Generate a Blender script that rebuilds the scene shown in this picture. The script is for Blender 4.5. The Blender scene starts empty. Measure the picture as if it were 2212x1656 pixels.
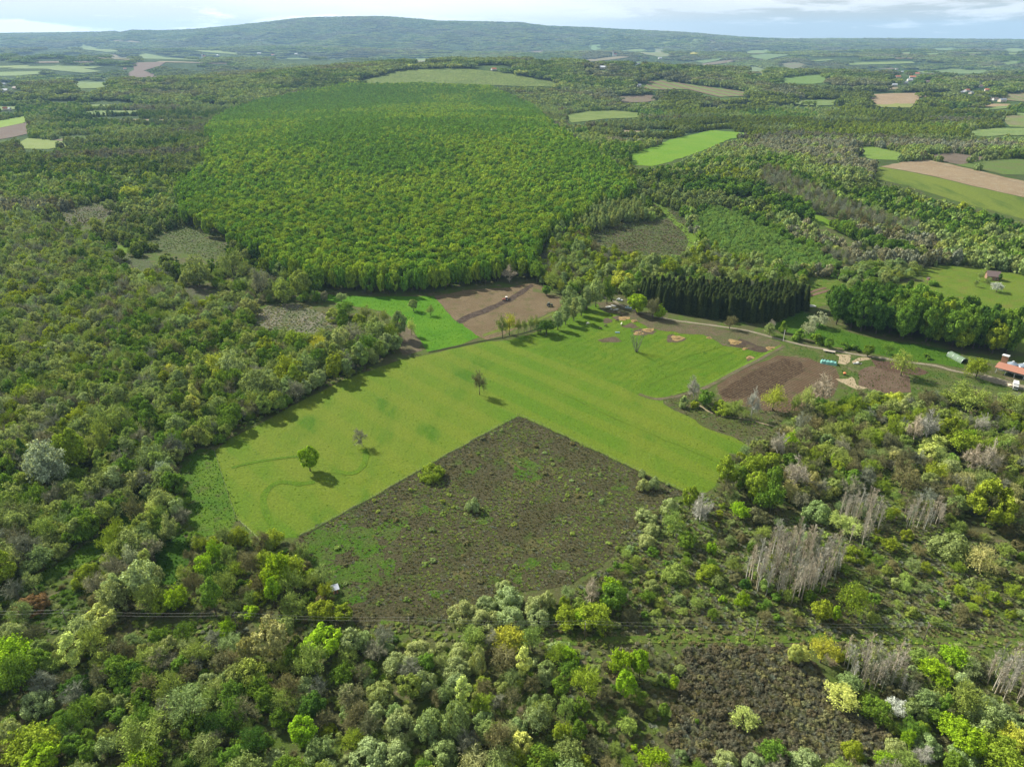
import bpy, bmesh, math, random
import numpy as np
from mathutils import Vector, Matrix
from mathutils.geometry import delaunay_2d_cdt
rng = np.random.default_rng(11)
random.seed(5)
sc = bpy.context.scene
COL = sc.collection
# ------------------------------------------------------------------ camera numbers
IW, IH, F, CAMZ = 2211.0, 1656.0, 1522.0, 160.0
PITCH = math.atan((828 - 84) / F)
cp, sp = math.cos(PITCH), math.sin(PITCH)
SUN_AZ, SUN_EL = math.radians(-50), math.radians(37)

def project(x, y, z):
    dz = np.asarray(z, float) - CAMZ
    dep = y * cp - dz * sp
    up = y * sp + dz * cp
    dep = np.where(dep > 1, dep, 1e-3)
    return IW / 2 + F * x / dep, 828 - F * up / dep, dep

def ray(px, py):
    a = (px - IW / 2) / F; b = (828 - py) / F
    return np.array([a, cp + b * sp, -sp + b * cp])

# ------------------------------------------------------------------ terrain
_skyline = [(-500, 80), (-200, 76), (0, 72), (120, 70), (215, 68), (243, 66), (262, 69), (285, 63), (340, 64), (400, 62), (460, 58), (520, 53),
            (600, 45), (660, 39), (760, 37), (830, 36), (900, 41), (940, 45), (1000, 46), (1060, 47), (1120, 49),
            (1180, 57), (1260, 60), (1340, 64), (1460, 67), (1530, 71), (1600, 77), (1700, 81.5), (1850, 83.5), (2100, 85), (2800, 86)]
RY = 11500.0
_rx, _rz = [], []
for a, b in _skyline:
    d = ray(a, b); t = RY / d[1]
    _rx.append(d[0] * t); _rz.append(CAMZ + d[2] * t)
_rx = np.array(_rx); _rz = np.array(_rz)

def sst(a, b, v):
    t = np.clip((v - a) / (b - a), 0, 1); return t * t * (3 - 2 * t)

_w = [(rng.choice([-1, 1]) * math.pi / 2 + rng.normal() * .55, rng.uniform(1000, 4000), rng.uniform(0, 6.28)) for _ in range(11)]
def h(x, y):
    x = np.asarray(x, float); y = np.asarray(y, float)
    r = np.sqrt(x * x + y * y)
    z = np.zeros_like(r)
    n = np.zeros_like(r)
    for a, lam, ph in _w:
        n = n + np.sin((x * math.cos(a) + y * math.sin(a)) * 2 * math.pi / lam + ph) * (lam / 4200) ** .6
    n = n / 2.6
    amp = 22 * sst(900, 2600, y) + 32 * sst(2500, 7000, y)
    z = z + n * amp + 4 * sst(1200, 3000, y)
    # wooded hill in the middle, light hill behind it
    z = z + 26 * np.exp(-((x + 130) / 430) ** 2 - ((y - 1350) / 620) ** 2) * sst(520, 1000, y)
    z = z + 34 * np.exp(-((x + 180) / 700) ** 2 - ((y - 2700) / 500) ** 2)
    z = z + 10 * np.exp(-((x - 330) / 220) ** 2 - ((y - 880) / 220) ** 2) * sst(480, 800, y)
    z = z + 9 * sst(300, 640, x) * sst(560, 900, y) * (1 - sst(2000, 2800, y))
    # mountain
    X = x * RY / np.maximum(y, 2000)
    rz = np.interp(X, _rx, _rz)
    gul = (np.abs(np.sin(x / 330 + .8 * np.sin(y / 900))) * .6 + np.abs(np.sin(x / 140 + y / 500 + 2)) * .4)
    m = sst(7200, RY, y) * (1 - .8 * sst(RY, 15500, y))
    rise = np.maximum(rz - 20, 0)
    near = 1 - np.clip((y - 7200) / (RY - 7200), 0, 1)
    z = z * (1 - .75 * m) + rise * m * (1 - .42 * gul * np.clip(near * 2.2, 0, 1))
    return z

def ground(px, py, it=60):
    d = ray(px, py)
    if d[2] >= -1e-4: d[2] = -1e-4
    t = CAMZ / -d[2]
    if t * d[1] < 520: return np.array([d[0] * t, d[1] * t])
    lo, step = 300.0, 1.01
    cur = lo / d[1]
    for _ in range(900):
        nx = cur * step
        if CAMZ + d[2] * nx < h(d[0] * nx, d[1] * nx): break
        cur = nx
    a, b = cur, cur * step
    for _ in range(18):
        m = (a + b) / 2
        if CAMZ + d[2] * m < h(d[0] * m, d[1] * m): b = m
        else: a = m
    return np.array([d[0] * a, d[1] * a])

def inpoly(px, py, poly):
    px = np.asarray(px); py = np.asarray(py)
    c = np.zeros(px.shape, bool)
    n = len(poly); j = n - 1
    for i in range(n):
        xi, yi = poly[i]; xj, yj = poly[j]
        if yi != yj:
            k = ((yi > py) != (yj > py)) & (px < (xj - xi) * (py - yi) / (yj - yi) + xi)
            c ^= k
        j = i
    return c
# smooth value noise for patchiness, in metres
_g = rng.random((64, 64))
def vnoise(x, y, s, o=0.0):
    u = x / s + 100.3 + o; v = y / s + 50.7 + o * 1.7
    iu = np.floor(u).astype(int); iv = np.floor(v).astype(int)
    fu = u - iu; fv = v - iv
    fu = fu * fu * (3 - 2 * fu); fv = fv * fv * (3 - 2 * fv)
    g = lambda a, b: _g[a % 64, b % 64]
    return (g(iu, iv) * (1 - fu) + g(iu + 1, iv) * fu) * (1 - fv) + (g(iu, iv + 1) * (1 - fu) + g(iu + 1, iv + 1) * fu) * fv

# ------------------------------------------------------------------ object helpers
def mesh_obj(name, verts, faces, mats, parent=None, smooth=False, link=True, fmat=None):
    me = bpy.data.meshes.new(name)
    if isinstance(verts, np.ndarray) and isinstance(faces, np.ndarray):
        nv, nf, k = len(verts), len(faces), faces.shape[1]
        me.vertices.add(nv); me.vertices.foreach_set('co', verts.astype(np.float32).ravel())
        me.loops.add(nf * k); me.loops.foreach_set('vertex_index', faces.astype(np.int32).ravel())
        me.polygons.add(nf); me.polygons.foreach_set('loop_start', np.arange(0, nf * k, k, dtype=np.int32))
        me.update(calc_edges=True)
    else:
        me.from_pydata([tuple(v) for v in verts], [], [tuple(f) for f in faces]); me.update()
    for m in (mats if isinstance(mats, (list, tuple)) else [mats]): me.materials.append(m)
    if fmat is not None: me.polygons.foreach_set('material_index', fmat)
    if smooth: me.polygons.foreach_set('use_smooth', [True] * len(me.polygons))
    o = bpy.data.objects.new(name, me)
    if link: COL.objects.link(o)
    if parent: o.parent = parent
    return o
def tag(o, label=None, cat=None, group=None, kind=None):
    if label: o['label'] = label
    if cat: o['category'] = cat
    if group: o['group'] = group
    if kind: o['kind'] = kind
    return o
def root(name, loc, label, cat, group=None, rz=0.0):
    o = bpy.data.objects.new(name, None); COL.objects.link(o)
    o.empty_display_size = .5
    o.location = loc; o.rotation_euler = (0, 0, rz)
    return tag(o, label, cat, group)

class MB:
    """collects shapes in one mesh"""
    def __init__(s): s.v = []; s.f = []
    def add(s, v, f):
        b = len(s.v); s.v += [tuple(p) for p in v]; s.f += [tuple(i + b for i in q) for q in f]; return s
    def box(s, x0, x1, y0, y1, z0, z1, rz=0, c=(0, 0)):
        v = [(x, y, z) for x in (x0, x1) for y in (y0, y1) for z in (z0, z1)]
        if rz:
            ca, sa = math.cos(rz), math.sin(rz)
            v = [(c[0] + (x - c[0]) * ca - (y - c[1]) * sa, c[1] + (x - c[0]) * sa + (y - c[1]) * ca, z) for x, y, z in v]
        return s.add(v, [(0, 1, 3, 2), (4, 6, 7, 5), (0, 4, 5, 1), (2, 3, 7, 6), (0, 2, 6, 4), (1, 5, 7, 3)])
    def tube(s, p0, p1, r0, r1=None, n=8, caps=True):
        r1 = r0 if r1 is None else r1
        p0 = Vector(p0); p1 = Vector(p1); d = (p1 - p0).normalized()
        a = d.orthogonal().normalized(); b = d.cross(a)
        v = []
        for p, r in ((p0, r0), (p1, r1)):
            for k in range(n):
                t = 2 * math.pi * k / n; v.append(p + a * (math.cos(t) * r) + b * (math.sin(t) * r))
        f = [(k, (k + 1) % n, n + (k + 1) % n, n + k) for k in range(n)]
        if caps: f += [tuple(range(n))[::-1], tuple(range(n, 2 * n))]
        return s.add(v, f)
    def lathe(s, prof, n=20, c=(0, 0, 0)):
        v = []; f = []
        for r, z in prof:
            for k in range(n):
                t = 2 * math.pi * k / n; v.append((c[0] + r * math.cos(t), c[1] + r * math.sin(t), c[2] + z))
        for i in range(len(prof) - 1):
            for k in range(n): f.append((i * n + k, i * n + (k + 1) % n, (i + 1) * n + (k + 1) % n, (i + 1) * n + k))
        f.append(tuple(range(n))[::-1]); f.append(tuple((len(prof) - 1) * n + k for k in range(n)))
        return s.add(v, f)
    def blob(s, c, r, seed=0, sub=2, rough=.18, flat=1.0):
        bm = bmesh.new(); bmesh.ops.create_icosphere(bm, subdivisions=sub, radius=1)
        R = random.Random(seed)
        ph = [R.uniform(0, 6) for _ in range(6)]
        v = []
        for p in bm.verts:
            q = p.co; k = 1 + rough * (math.sin(q.x * 4 + ph[0]) * math.sin(q.y * 5 + ph[1]) + .6 * math.sin(q.z * 9 + ph[2] + q.x * 7))
            v.append((c[0] + q.x * r[0] * k, c[1] + q.y * r[1] * k, c[2] + q.z * r[2] * k * flat))
        f = [tuple(x.index for x in g.verts) for g in bm.faces]; bm.free()
        return s.add(v, f)
    def obj(s, name, mat, parent=None, smooth=False, link=True):
        return mesh_obj(name, s.v, s.f, mat, parent, smooth, link)

# ------------------------------------------------------------------ materials
def newmat(name):
    m = bpy.data.materials.new(name); m.use_nodes = True
    nt = m.node_tree; nt.nodes.clear()
    return m, nt, nt.nodes, nt.links
def N(ns, t, **kw):
    n = ns.new(t)
    for k, v in kw.items():
        if k.startswith('i_'):
            key = k[2:]; key = int(key) if key.isdigit() else key
            n.inputs[key].default_value = v
        else: setattr(n, k, v)
    return n
def mixc(ns, ls, fac, a, b, mode='MIX'):
    m = ns.new('ShaderNodeMix'); m.data_type = 'RGBA'; m.blend_type = mode
    def put(sock, v):
        if hasattr(v, 'links') or isinstance(v, bpy.types.NodeSocket): ls.new(v, sock)
        else: sock.default_value = v if not isinstance(v, tuple) else (v + (1,) if len(v) == 3 else v)
    put(m.inputs[0], fac); put(m.inputs[6], a); put(m.inputs[7], b)
    return m.outputs[2]
def ramp(ns, ls, src, a, b):
    m = ns.new('ShaderNodeMapRange'); m.clamp = True; m.interpolation_type = 'SMOOTHSTEP'
    m.inputs[1].default_value = a; m.inputs[2].default_value = b; ls.new(src, m.inputs[0]); return m.outputs[0]
def noise(ns, ls, vec, scale, detail=4, rough=.55, dist=0.0):
    n = ns.new('ShaderNodeTexNoise'); n.inputs['Scale'].default_value = scale; n.inputs['Detail'].default_value = detail
    n.inputs['Roughness'].default_value = rough; n.inputs['Distortion'].default_value = dist
    ls.new(vec, n.inputs['Vector']); return n.outputs[0]
def worldpos(ns): return ns.new('ShaderNodeNewGeometry').outputs['Position']

FA = .61
def field_mat(name, base, alt, spot=None, big=40., mid=6., fine=.7, stripes=None, bump=.35, spotamt=(.6, .72), spotscale=9., fineamt=.35, alt2=None, stretch=None):
    """ground cover: two big tones, fine grain, optional spots and optional rows (angle, period, colour, strength)"""
    m, nt, ns, ls = newmat(name)
    P = worldpos(ns)
    if stretch:
        mp = N(ns, 'ShaderNodeMapping'); ls.new(P, mp.inputs[0]); mp.inputs['Rotation'].default_value = (0, 0, stretch[0]); mp.inputs['Scale'].default_value = (1, stretch[1], 1)
        PB = mp.outputs[0]
    else: PB = P
    c = mixc(ns, ls, ramp(ns, ls, noise(ns, ls, PB, 1 / big, 5, .6, .4), .38, .64), base, alt)
    if alt2: c = mixc(ns, ls, ramp(ns, ls, noise(ns, ls, PB, 1 / mid, 4, .6), .5, .7), c, alt2)
    if spot: c = mixc(ns, ls, ramp(ns, ls, noise(ns, ls, P, 1 / spotscale, 4, .65, .6), *spotamt), c, spot)
    if stripes:
        ang, per, colr, st = stripes
        mp = N(ns, 'ShaderNodeMapping'); ls.new(P, mp.inputs[0]); mp.inputs['Rotation'].default_value = (0, 0, ang)
        w = N(ns, 'ShaderNodeTexWave', wave_type='BANDS', bands_direction='X'); w.inputs['Scale'].default_value = 6.2832 / (20 * per) * 1.0
        w.inputs['Distortion'].default_value = 1.2; w.inputs['Detail'].default_value = 3; w.inputs['Detail Scale'].default_value = .6
        ls.new(mp.outputs[0], w.inputs[0])
        mm = N(ns, 'ShaderNodeMath', operation='MULTIPLY'); ls.new(ramp(ns, ls, w.outputs[1], .35, .8), mm.inputs[0]); mm.inputs[1].default_value = st
        c = mixc(ns, ls, mm.outputs[0], c, colr)
    g = noise(ns, ls, P, 1 / fine, 5, .75)
    g2 = noise(ns, ls, P, 1 / (fine * 6), 3, .6)
    v = N(ns, 'ShaderNodeMath', operation='MULTIPLY_ADD'); ls.new(ramp(ns, ls, g, .3, .7), v.inputs[0]); v.inputs[1].default_value = fineamt * 2 * FA; v.inputs[2].default_value = (1 - fineamt) * FA
    hs = N(ns, 'ShaderNodeHueSaturation'); ls.new(c, hs.inputs['Color']); ls.new(v.outputs[0], hs.inputs['Value'])
    b = N(ns, 'ShaderNodeBsdfPrincipled'); b.inputs['Roughness'].default_value = .95; b.inputs['Specular IOR Level'].default_value = .1
    ls.new(hs.outputs[0], b.inputs['Base Color'])
    if bump:
        ad = N(ns, 'ShaderNodeMath', operation='ADD'); ls.new(g, ad.inputs[0]); ls.new(g2, ad.inputs[1])
        bp = N(ns, 'ShaderNodeBump'); bp.inputs['Strength'].default_value = bump; bp.inputs['Distance'].default_value = fine
        ls.new(ad.outputs[0], bp.inputs['Height']); ls.new(bp.outputs[0], b.inputs['Normal'])
    o = N(ns, 'ShaderNodeOutputMaterial'); ls.new(b.outputs[0], o.inputs[0])
    return m

def plain(name, col, rough=.8, metal=0.0, var=.25, scale=3.0):
    m, nt, ns, ls = newmat(name)
    tc = N(ns, 'ShaderNodeTexCoord')
    n1 = noise(ns, ls, tc.outputs['Object'], scale, 5, .65)
    v = N(ns, 'ShaderNodeMath', operation='MULTIPLY_ADD'); ls.new(n1, v.inputs[0]); v.inputs[1].default_value = var * 2; v.inputs[2].default_value = 1 - var
    hs = N(ns, 'ShaderNodeHueSaturation'); hs.inputs['Color'].default_value = (*col, 1); ls.new(v.outputs[0], hs.inputs['Value'])
    b = N(ns, 'ShaderNodeBsdfPrincipled'); b.inputs['Roughness'].default_value = rough; b.inputs['Metallic'].default_value = metal
    ls.new(hs.outputs[0], b.inputs['Base Color'])
    o = N(ns, 'ShaderNodeOutputMaterial'); ls.new(b.outputs[0], o.inputs[0])
    return m

def leaf_mat(name, trans=.3, var=.45):
    """leaves: colour comes from each tree's own tint; every leaf clump varies a little"""
    m, nt, ns, ls = newmat(name)
    at = N(ns, 'ShaderNodeAttribute', attribute_type='INSTANCER', attribute_name='tint')
    ge = N(ns, 'ShaderNodeNewGeometry')
    tc = N(ns, 'ShaderNodeTexCoord')
    n1 = noise(ns, ls, tc.outputs['Object'], 2.3, 3, .6)
    v = N(ns, 'ShaderNodeMath', operation='MULTIPLY_ADD'); ls.new(ge.outputs['Random Per Island'], v.inputs[0]); v.inputs[1].default_value = var * 2; v.inputs[2].default_value = 1 - var
    v2 = N(ns, 'ShaderNodeMath', operation='MULTIPLY_ADD'); ls.new(ramp(ns, ls, n1, .3, .7), v2.inputs[0]); v2.inputs[1].default_value = .5; v2.inputs[2].default_value = .75
    v3 = N(ns, 'ShaderNodeMath', operation='MULTIPLY'); ls.new(v.outputs[0], v3.inputs[0]); ls.new(v2.outputs[0], v3.inputs[1])
    hs = N(ns, 'ShaderNodeHueSaturation'); ls.new(at.outputs['Color'], hs.inputs['Color']); ls.new(v3.outputs[0], hs.inputs['Value'])
    hv = N(ns, 'ShaderNodeMath', operation='MULTIPLY_ADD'); ls.new(n1, hv.inputs[0]); hv.inputs[1].default_value = -.05; hv.inputs[2].default_value = .525
    ls.new(hv.outputs[0], hs.inputs['Hue'])
    d = N(ns, 'ShaderNodeBsdfDiffuse'); ls.new(hs.outputs[0], d.inputs[0])
    t = N(ns, 'ShaderNodeBsdfTranslucent')
    ty = mixc(ns, ls, 1.0, hs.outputs[0], (1.25, 1.2, .55), 'MULTIPLY'); ls.new(ty, t.inputs[0])
    mx = N(ns, 'ShaderNodeMixShader'); mx.inputs[0].default_value = trans
    ls.new(d.outputs[0], mx.inputs[1]); ls.new(t.outputs[0], mx.inputs[2])
    o = N(ns, 'ShaderNodeOutputMaterial'); ls.new(mx.outputs[0], o.inputs[0])
    return m
M_LEAF = leaf_mat('leaves', .27)
M_NEEDLE = leaf_mat('needles', .08, .5)
M_TWIG = leaf_mat('twigs', .05, .3)
M_BARK = plain('bark', (.07, .055, .04), .9, 0, .4, 6)
M_PALEBARK = plain('pale_bark', (.30, .28, .24), .9, 0, .35, 6)

# ------------------------------------------------------------------ tree shapes (unit radius 1)
def leaves_on(R, centres, radii, n, size, up=.25, ctr=(0, 0, 1), inner=.75):
    """n leaf triangles scattered on the outer side of the clumps"""
    k = len(centres)
    w = radii ** 2; w = w / w.sum()
    idx = R.choice(k, n, p=w)
    d = R.normal(size=(n, 3)); d /= np.linalg.norm(d, axis=1)[:, None]
    out = centres[idx] - np.array(ctr); out /= (np.linalg.norm(out, axis=1)[:, None] + 1e-6)
    flip = (d * out).sum(1) < -.35
    d[flip] -= 2 * (d[flip] * out[flip]).sum(1)[:, None] * out[flip]
    d[:, 2] += up; d /= np.linalg.norm(d, axis=1)[:, None]
    q_ = R.uniform(inner, 1.06, n); st = R.random(n) < .12; q_[st] = R.uniform(1.0, 1.35, st.sum())
    p = centres[idx] + d * (radii[idx] * q_)[:, None]
    nn = d + R.normal(size=(n, 3)) * .38; nn /= np.linalg.norm(nn, axis=1)[:, None]
    a = np.cross(nn, R.normal(size=(n, 3))); a /= np.linalg.norm(a, axis=1)[:, None]
    b = np.cross(nn, a)
    s = size * R.uniform(.6, 1.35, n)[:, None]
    v = np.empty((n, 3, 3))
    v[:, 0] = p + a * s; v[:, 1] = p - a * s * .55 + b * s * .9; v[:, 2] = p - a * s * .55 - b * s * .9
    return v.reshape(-1, 3), np.arange(n * 3).reshape(-1, 3)

def crown_mesh(seed, shape, ncl, clr, nleaf, leaf, hz=2.0, inner=.75):
    R = np.random.default_rng(seed)
    c = []
    while len(c) < ncl:
        d = R.normal(size=3); d /= np.linalg.norm(d)
        if shape == 'dome':
            d[2] = abs(d[2]); rr = R.uniform(.55, .95); p = np.array([d[0] * rr * (1 - clr * .8), d[1] * rr * (1 - clr * .8), .12 * hz + d[2] * rr * hz * (.88 - clr * .5)])
        elif shape == 'tall':
            rr = R.uniform(.4, 1); zz = .5 + .5 * d[2] * rr * .95
            wd = (math.sin(math.pi * min(max(zz, .02), .98) ** .8)) ** .6
            p = np.array([d[0] * rr * (1 - clr) * wd, d[1] * rr * (1 - clr) * wd, zz * hz * (1 - clr * .5 / hz)])
        elif shape == 'cone':
            zz = R.random() ** 1.3; wd = (1 - zz); th = R.uniform(0, 6.28)
            p = np.array([math.cos(th) * wd * .8, math.sin(th) * wd * .8, zz * hz])
        elif shape == 'oak':
            rr = R.uniform(.5, 1) ** .6; zz = .56 + .44 * d[2] * rr
            p = np.array([d[0] * rr * (1 - clr * .7), d[1] * rr * (1 - clr * .7), zz * hz * (1 - clr * .3)])
        else:
            rr = R.uniform(.45, 1) ** .7; zz = .5 + .5 * d[2] * rr
            p = np.array([d[0] * rr * (1 - clr), d[1] * rr * (1 - clr), clr + zz * (hz - 2 * clr)])
        c.append(p)
    c = np.array(c); r = clr * R.uniform(.5, 1.35, ncl)
    if shape == 'cone': r = r * (.35 + .9 * (1 - c[:, 2] / hz))
    # a lean and one-sidedness so no two crowns match
    c[:, 0] += (c[:, 2] / hz - .5) * R.uniform(-.2, .2)
    v, f = leaves_on(R, c, r, nleaf, leaf, ctr=(0, 0, hz * .4), inner=inner)
    return v, f

def branch_mesh(seed, kind, hz=2.0, ntw=900, nlf=0, leaf=.05, lr=.09):
    """branches (thin three-sided tubes) plus fine twigs (ribbons) and optional bud leaves"""
    R = np.random.default_rng(seed)
    V = []; Fc = []
    def tube(p0, p1, r0, r1):
        d = p1 - p0; L = np.linalg.norm(d); d = d / L
        a = np.cross(d, [.3, .5, .8]); a /= np.linalg.norm(a); b = np.cross(d, a)
        i = len(V)
        for p, r in ((p0, r0), (p1, r1)):
            for k in range(3):
                t = 2.094 * k; V.append(p + a * math.cos(t) * r + b * math.sin(t) * r)
        for k in range(3):
            k2 = (k + 1) % 3
            Fc.append((i + k, i + k2, i + 3 + k2)); Fc.append((i + k, i + 3 + k2, i + 3 + k))
    def rib(p0, p1, w):
        d = p1 - p0; a = np.cross(d, R.normal(size=3)); a /= (np.linalg.norm(a) + 1e-9)
        i = len(V); V.extend([p0 - a * w, p0 + a * w, p1]); Fc.append((i, i + 1, i + 2))
    tips = []
    def grow(p, d, L, r, lev):
        d = d / np.linalg.norm(d)
        nseg = 2
        for s in range(nseg):
            q = p + d * (L / nseg); tube(p, q, r * (1 - .3 * s / nseg), r * (1 - .3 * (s + 1) / nseg) * .9)
            p = q; d = d + R.normal(size=3) * .13; d[2] += .06; d /= np.linalg.norm(d)
            if lev >= 1: tips.append((p, d, L))
            if lev < 3 and s == nseg - 1 or (lev < 2):
                for _ in range(3 if lev < 2 else 2):
                    e = d + R.normal(size=3) * (.55 if kind != 'pole' else .35)
                    if kind == 'pole': e[2] = abs(e[2]) + .6
                    grow(p, e, L * R.uniform(.5, .72), r * .55, lev + 1) if lev < 2 else tips.append((p, e / np.linalg.norm(e), L))
    if kind == 'pole':
        top = np.array([R.uniform(-.12, .12), R.uniform(-.12, .12), hz * .97])
        p0 = np.array([0, 0, 0.]); tube(p0, top * .55, .07, .045); tube(top * .55, top, .045, .012)
        for k in range(34):
            t = R.uniform(.22, .95); p = top * t; th = R.uniform(0, 6.28)
            L = (1.0 - t) * .75 + .28
            d = np.array([math.cos(th) * .55, math.sin(th) * .55, 1.0]); d /= np.linalg.norm(d)
            tube(p, p + d * L, .011, .005); tips.append((p + d * L * .6, d, L)); tips.append((p + d * L, d, L * .7)); tips.append((p + d * L * .3, d, L))
        spread = .32
    elif kind == 'multi':
        for k in range(9):
            th = 6.28 * k / 9 + R.uniform(-.3, .3); d = np.array([math.cos(th) * .3, math.sin(th) * .3, 1.])
            b = np.array([math.cos(th) * .1, math.sin(th) * .1, 0]); L = hz * R.uniform(.7, 1)
            tube(b, b + d / 1.05 * L, .04, .008)
            for t in (.35, .5, .62, .74, .85, .95, 1): tips.append((b + d / 1.05 * L * t, d, .5))
        spread = .4
    else:
        nb = 7
        t0 = np.array([0, 0, hz * .05]); top = np.array([R.uniform(-.1, .1), R.uniform(-.1, .1), hz * .38])
        tube(t0, top, .075, .05)
        for k in range(nb):
            th = 6.28 * k / nb + R.uniform(-.3, .3); el = R.uniform(.25, 1.2)
            grow(t0 + (top - t0) * R.uniform(.35, 1), np.array([math.cos(th), math.sin(th), el]), R.uniform(.42, .6), .04, 0)
        grow(top, np.array([0, 0, 1.]), .6, .045, 0)
        spread = .62
    T = len(tips)
    ends = []
    for _ in range(ntw):
        p, d, L = tips[R.integers(T)]
        e = d + R.normal(size=3) * spread; e /= np.linalg.norm(e)
        q = p + e * R.uniform(.12, .34); rib(p, q, R.uniform(.007, .014)); ends.append(q)
    V = np.array(V)
    # fit into unit radius and hz
    rad = np.percentile(np.hypot(V[:, 0], V[:, 1]), 97); V[:, :2] /= max(rad, .05); V[:, 2] *= hz / np.percentile(V[:, 2], 99.5)
    F_ = np.array(Fc)
    lv = lf = None
    if nlf:
        E = np.array(ends); E[:, :2] /= rad; E[:, 2] *= hz / max(E[:, 2].max(), .1)
        idx = R.integers(0, len(E), nlf)
        lv, lf = leaves_on(R, E[idx], np.full(nlf, lr), nlf, leaf, inner=.1)
    return V, F_, lv, lf

def trunk_mesh(seed, hz=1.0, r=.1, fork=True):
    R = random.Random(seed); mb = MB()
    p = Vector((0, 0, -.03)); n = 4
    for k in range(n):
        q = Vector((R.uniform(-.03, .03), R.uniform(-.03, .03), hz * (k + 1) / n))
        mb.tube(p, q, r * (1 - .16 * k), r * (1 - .16 * (k + 1)), 7, caps=(k == n - 1)); p = q
    if fork:
        for k in range(4):
            t = R.uniform(0, 6.28); b = Vector((0, 0, hz * R.uniform(.5, .9)))
            mb.tube(b, b + Vector((math.cos(t) * .4, math.sin(t) * .4, hz * .45)), r * .4, r * .12, 5)
    return mb

PROTO = {}     # kind -> list of (crown object, hz)
TRUNK = {}
def proto(kind, v, f, mat, hz, extra=None):
    if extra is not None:
        lv, lf = extra
        n = len(f); f2 = np.vstack([f, lf + len(v)]); v2 = np.vstack([v, lv])
        o = mesh_obj('crown', v2, f2, [M_TWIG, M_LEAF], link=False, fmat=np.r_[np.zeros(n, np.int32), np.ones(len(lf), np.int32)])
    else: o = mesh_obj('crown', v, f, mat, link=False)
    PROTO.setdefault(kind, []).append((o, hz))
for s in range(3): proto('leafy', *crown_mesh(100 + s, 'round', 60, .22, 5600, .058, 2.1, .6), M_LEAF, 2.1)
for s in range(4):
    v, f, lv, lf = branch_mesh(190 + s, 'fan', 2.1, 500, 5200, .056, .17); proto('leafy', v, f, None, 2.1, (lv, lf))
for s in range(4): proto('oak', *crown_mesh(120 + s, 'oak', 64, .21, 6500, .056, 1.9, .6), M_LEAF, 1.9)
for s in range(3): proto('tall', *crown_mesh(140 + s, 'tall', 40, .28, 5000, .065, 3.4), M_LEAF, 3.4)
for s in range(4): proto('willow', *crown_mesh(160 + s, 'dome', 56, .21, 7000, .042, 1.35, .7), M_LEAF, 1.35)
for s in range(3): proto('shrub', *crown_mesh(180 + s, 'dome', 12, .34, 1500, .095, 1.2, .5), M_LEAF, 1.2)
for s in range(4):
    v, f, lv, lf = branch_mesh(200 + s, 'fan', 2.1, 1100, 1500, .042); proto('budding', v, f, None, 2.1, (lv, lf))
for s in range(3):
    v, f, lv, lf = branch_mesh(220 + s, 'fan', 2.1, 1700); proto('bare', v, f, M_TWIG, 2.1)
for s in range(3):
    v, f, lv, lf = branch_mesh(240 + s, 'pole', 5.0, 520); proto('poplar', v, f, M_TWIG, 5.0)
v, f, lv, lf = branch_mesh(260, 'multi', 3.0, 900); proto('multi', v, f, M_TWIG, 3.0)
for s in range(3):
    v, f, lv, lf = branch_mesh(270 + s, 'fan', 2.1, 900, 2600, .05); proto('blossom', v, f, None, 2.1, (lv, lf))
def spruce(seed, n=3600, hz=6.0, leaf=.11):
    R = np.random.default_rng(seed)
    zz = R.random(n) ** .9; lay = np.floor(zz * 22) / 22 + R.uniform(0, .03, n)
    wd = (1 - lay) ** .8 * .95 + .05
    th = R.uniform(0, 6.28, n); arm = np.floor(R.random(n) * 9) / 9 * 6.28 + lay * 40
    th = arm + R.normal(size=n) * .2
    rr = np.sqrt(R.random(n)) * wd
    p = np.stack([np.cos(th) * rr, np.sin(th) * rr, lay * hz - rr * .35], 1)
    out = np.stack([np.cos(th), np.sin(th), np.full(n, -.35)], 1); sd = np.stack([-np.sin(th), np.cos(th), np.zeros(n)], 1)
    s = leaf * R.uniform(.7, 1.5, n)[:, None]
    v = np.empty((n, 3, 3)); v[:, 0] = p + out * s * 1.5; v[:, 1] = p - out * s * .5 + sd * s * .8 + [0, 0, .03]; v[:, 2] = p - out * s * .5 - sd * s * .8
    return v.reshape(-1, 3), np.arange(n * 3).reshape(-1, 3)
for s in range(3): proto('spruce', *spruce(300 + s, 5200, 6.0, .12), M_NEEDLE, 6.0)
# brown twiggy brush and lighter versions for far away
def brush(seed, n, leaf):
    R = np.random.default_rng(seed)
    th = R.uniform(0, 6.28, n); r0 = R.uniform(0, .35, n); r1 = r0 + R.uniform(.1, .6, n)
    p0 = np.stack([np.cos(th) * r0, np.sin(th) * r0, R.uniform(0, .5, n)], 1)
    p1 = np.stack([np.cos(th + .3) * r1, np.sin(th + .3) * r1, p0[:, 2] + R.uniform(.3, .9, n)], 1)
    a = np.cross(p1 - p0, R.normal(size=(n, 3))); a /= np.linalg.norm(a, axis=1)[:, None]
    v = np.empty((n, 3, 3)); v[:, 0] = p0 - a * leaf; v[:, 1] = p0 + a * leaf; v[:, 2] = p1
    return v.reshape(-1, 3), np.arange(n * 3).reshape(-1, 3)
for s in range(3): proto('brush', *brush(320 + s, 420, .035), M_TWIG, 1.4)
for s in range(2): proto('tuft', *brush(330 + s, 70, .07), M_LEAF, 1.0)
for s in range(5): proto('mid', *crown_mesh(400 + s, 'oak', 22, .32, 620, .17, 1.9, .7), M_LEAF, 1.9)
for s in range(2): proto('midtall', *crown_mesh(420 + s, 'tall', 16, .34, 420, .2, 3.2, .7), M_LEAF, 3.2)
for s in range(2): proto('midspruce', *spruce(430 + s, 420, 5.0, .28), M_NEEDLE, 5.0)
for s in range(2):
    v, f, lv, lf = branch_mesh(440 + s, 'fan', 2.1, 420); proto('midbare', v, f, M_TWIG, 2.1)
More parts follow.
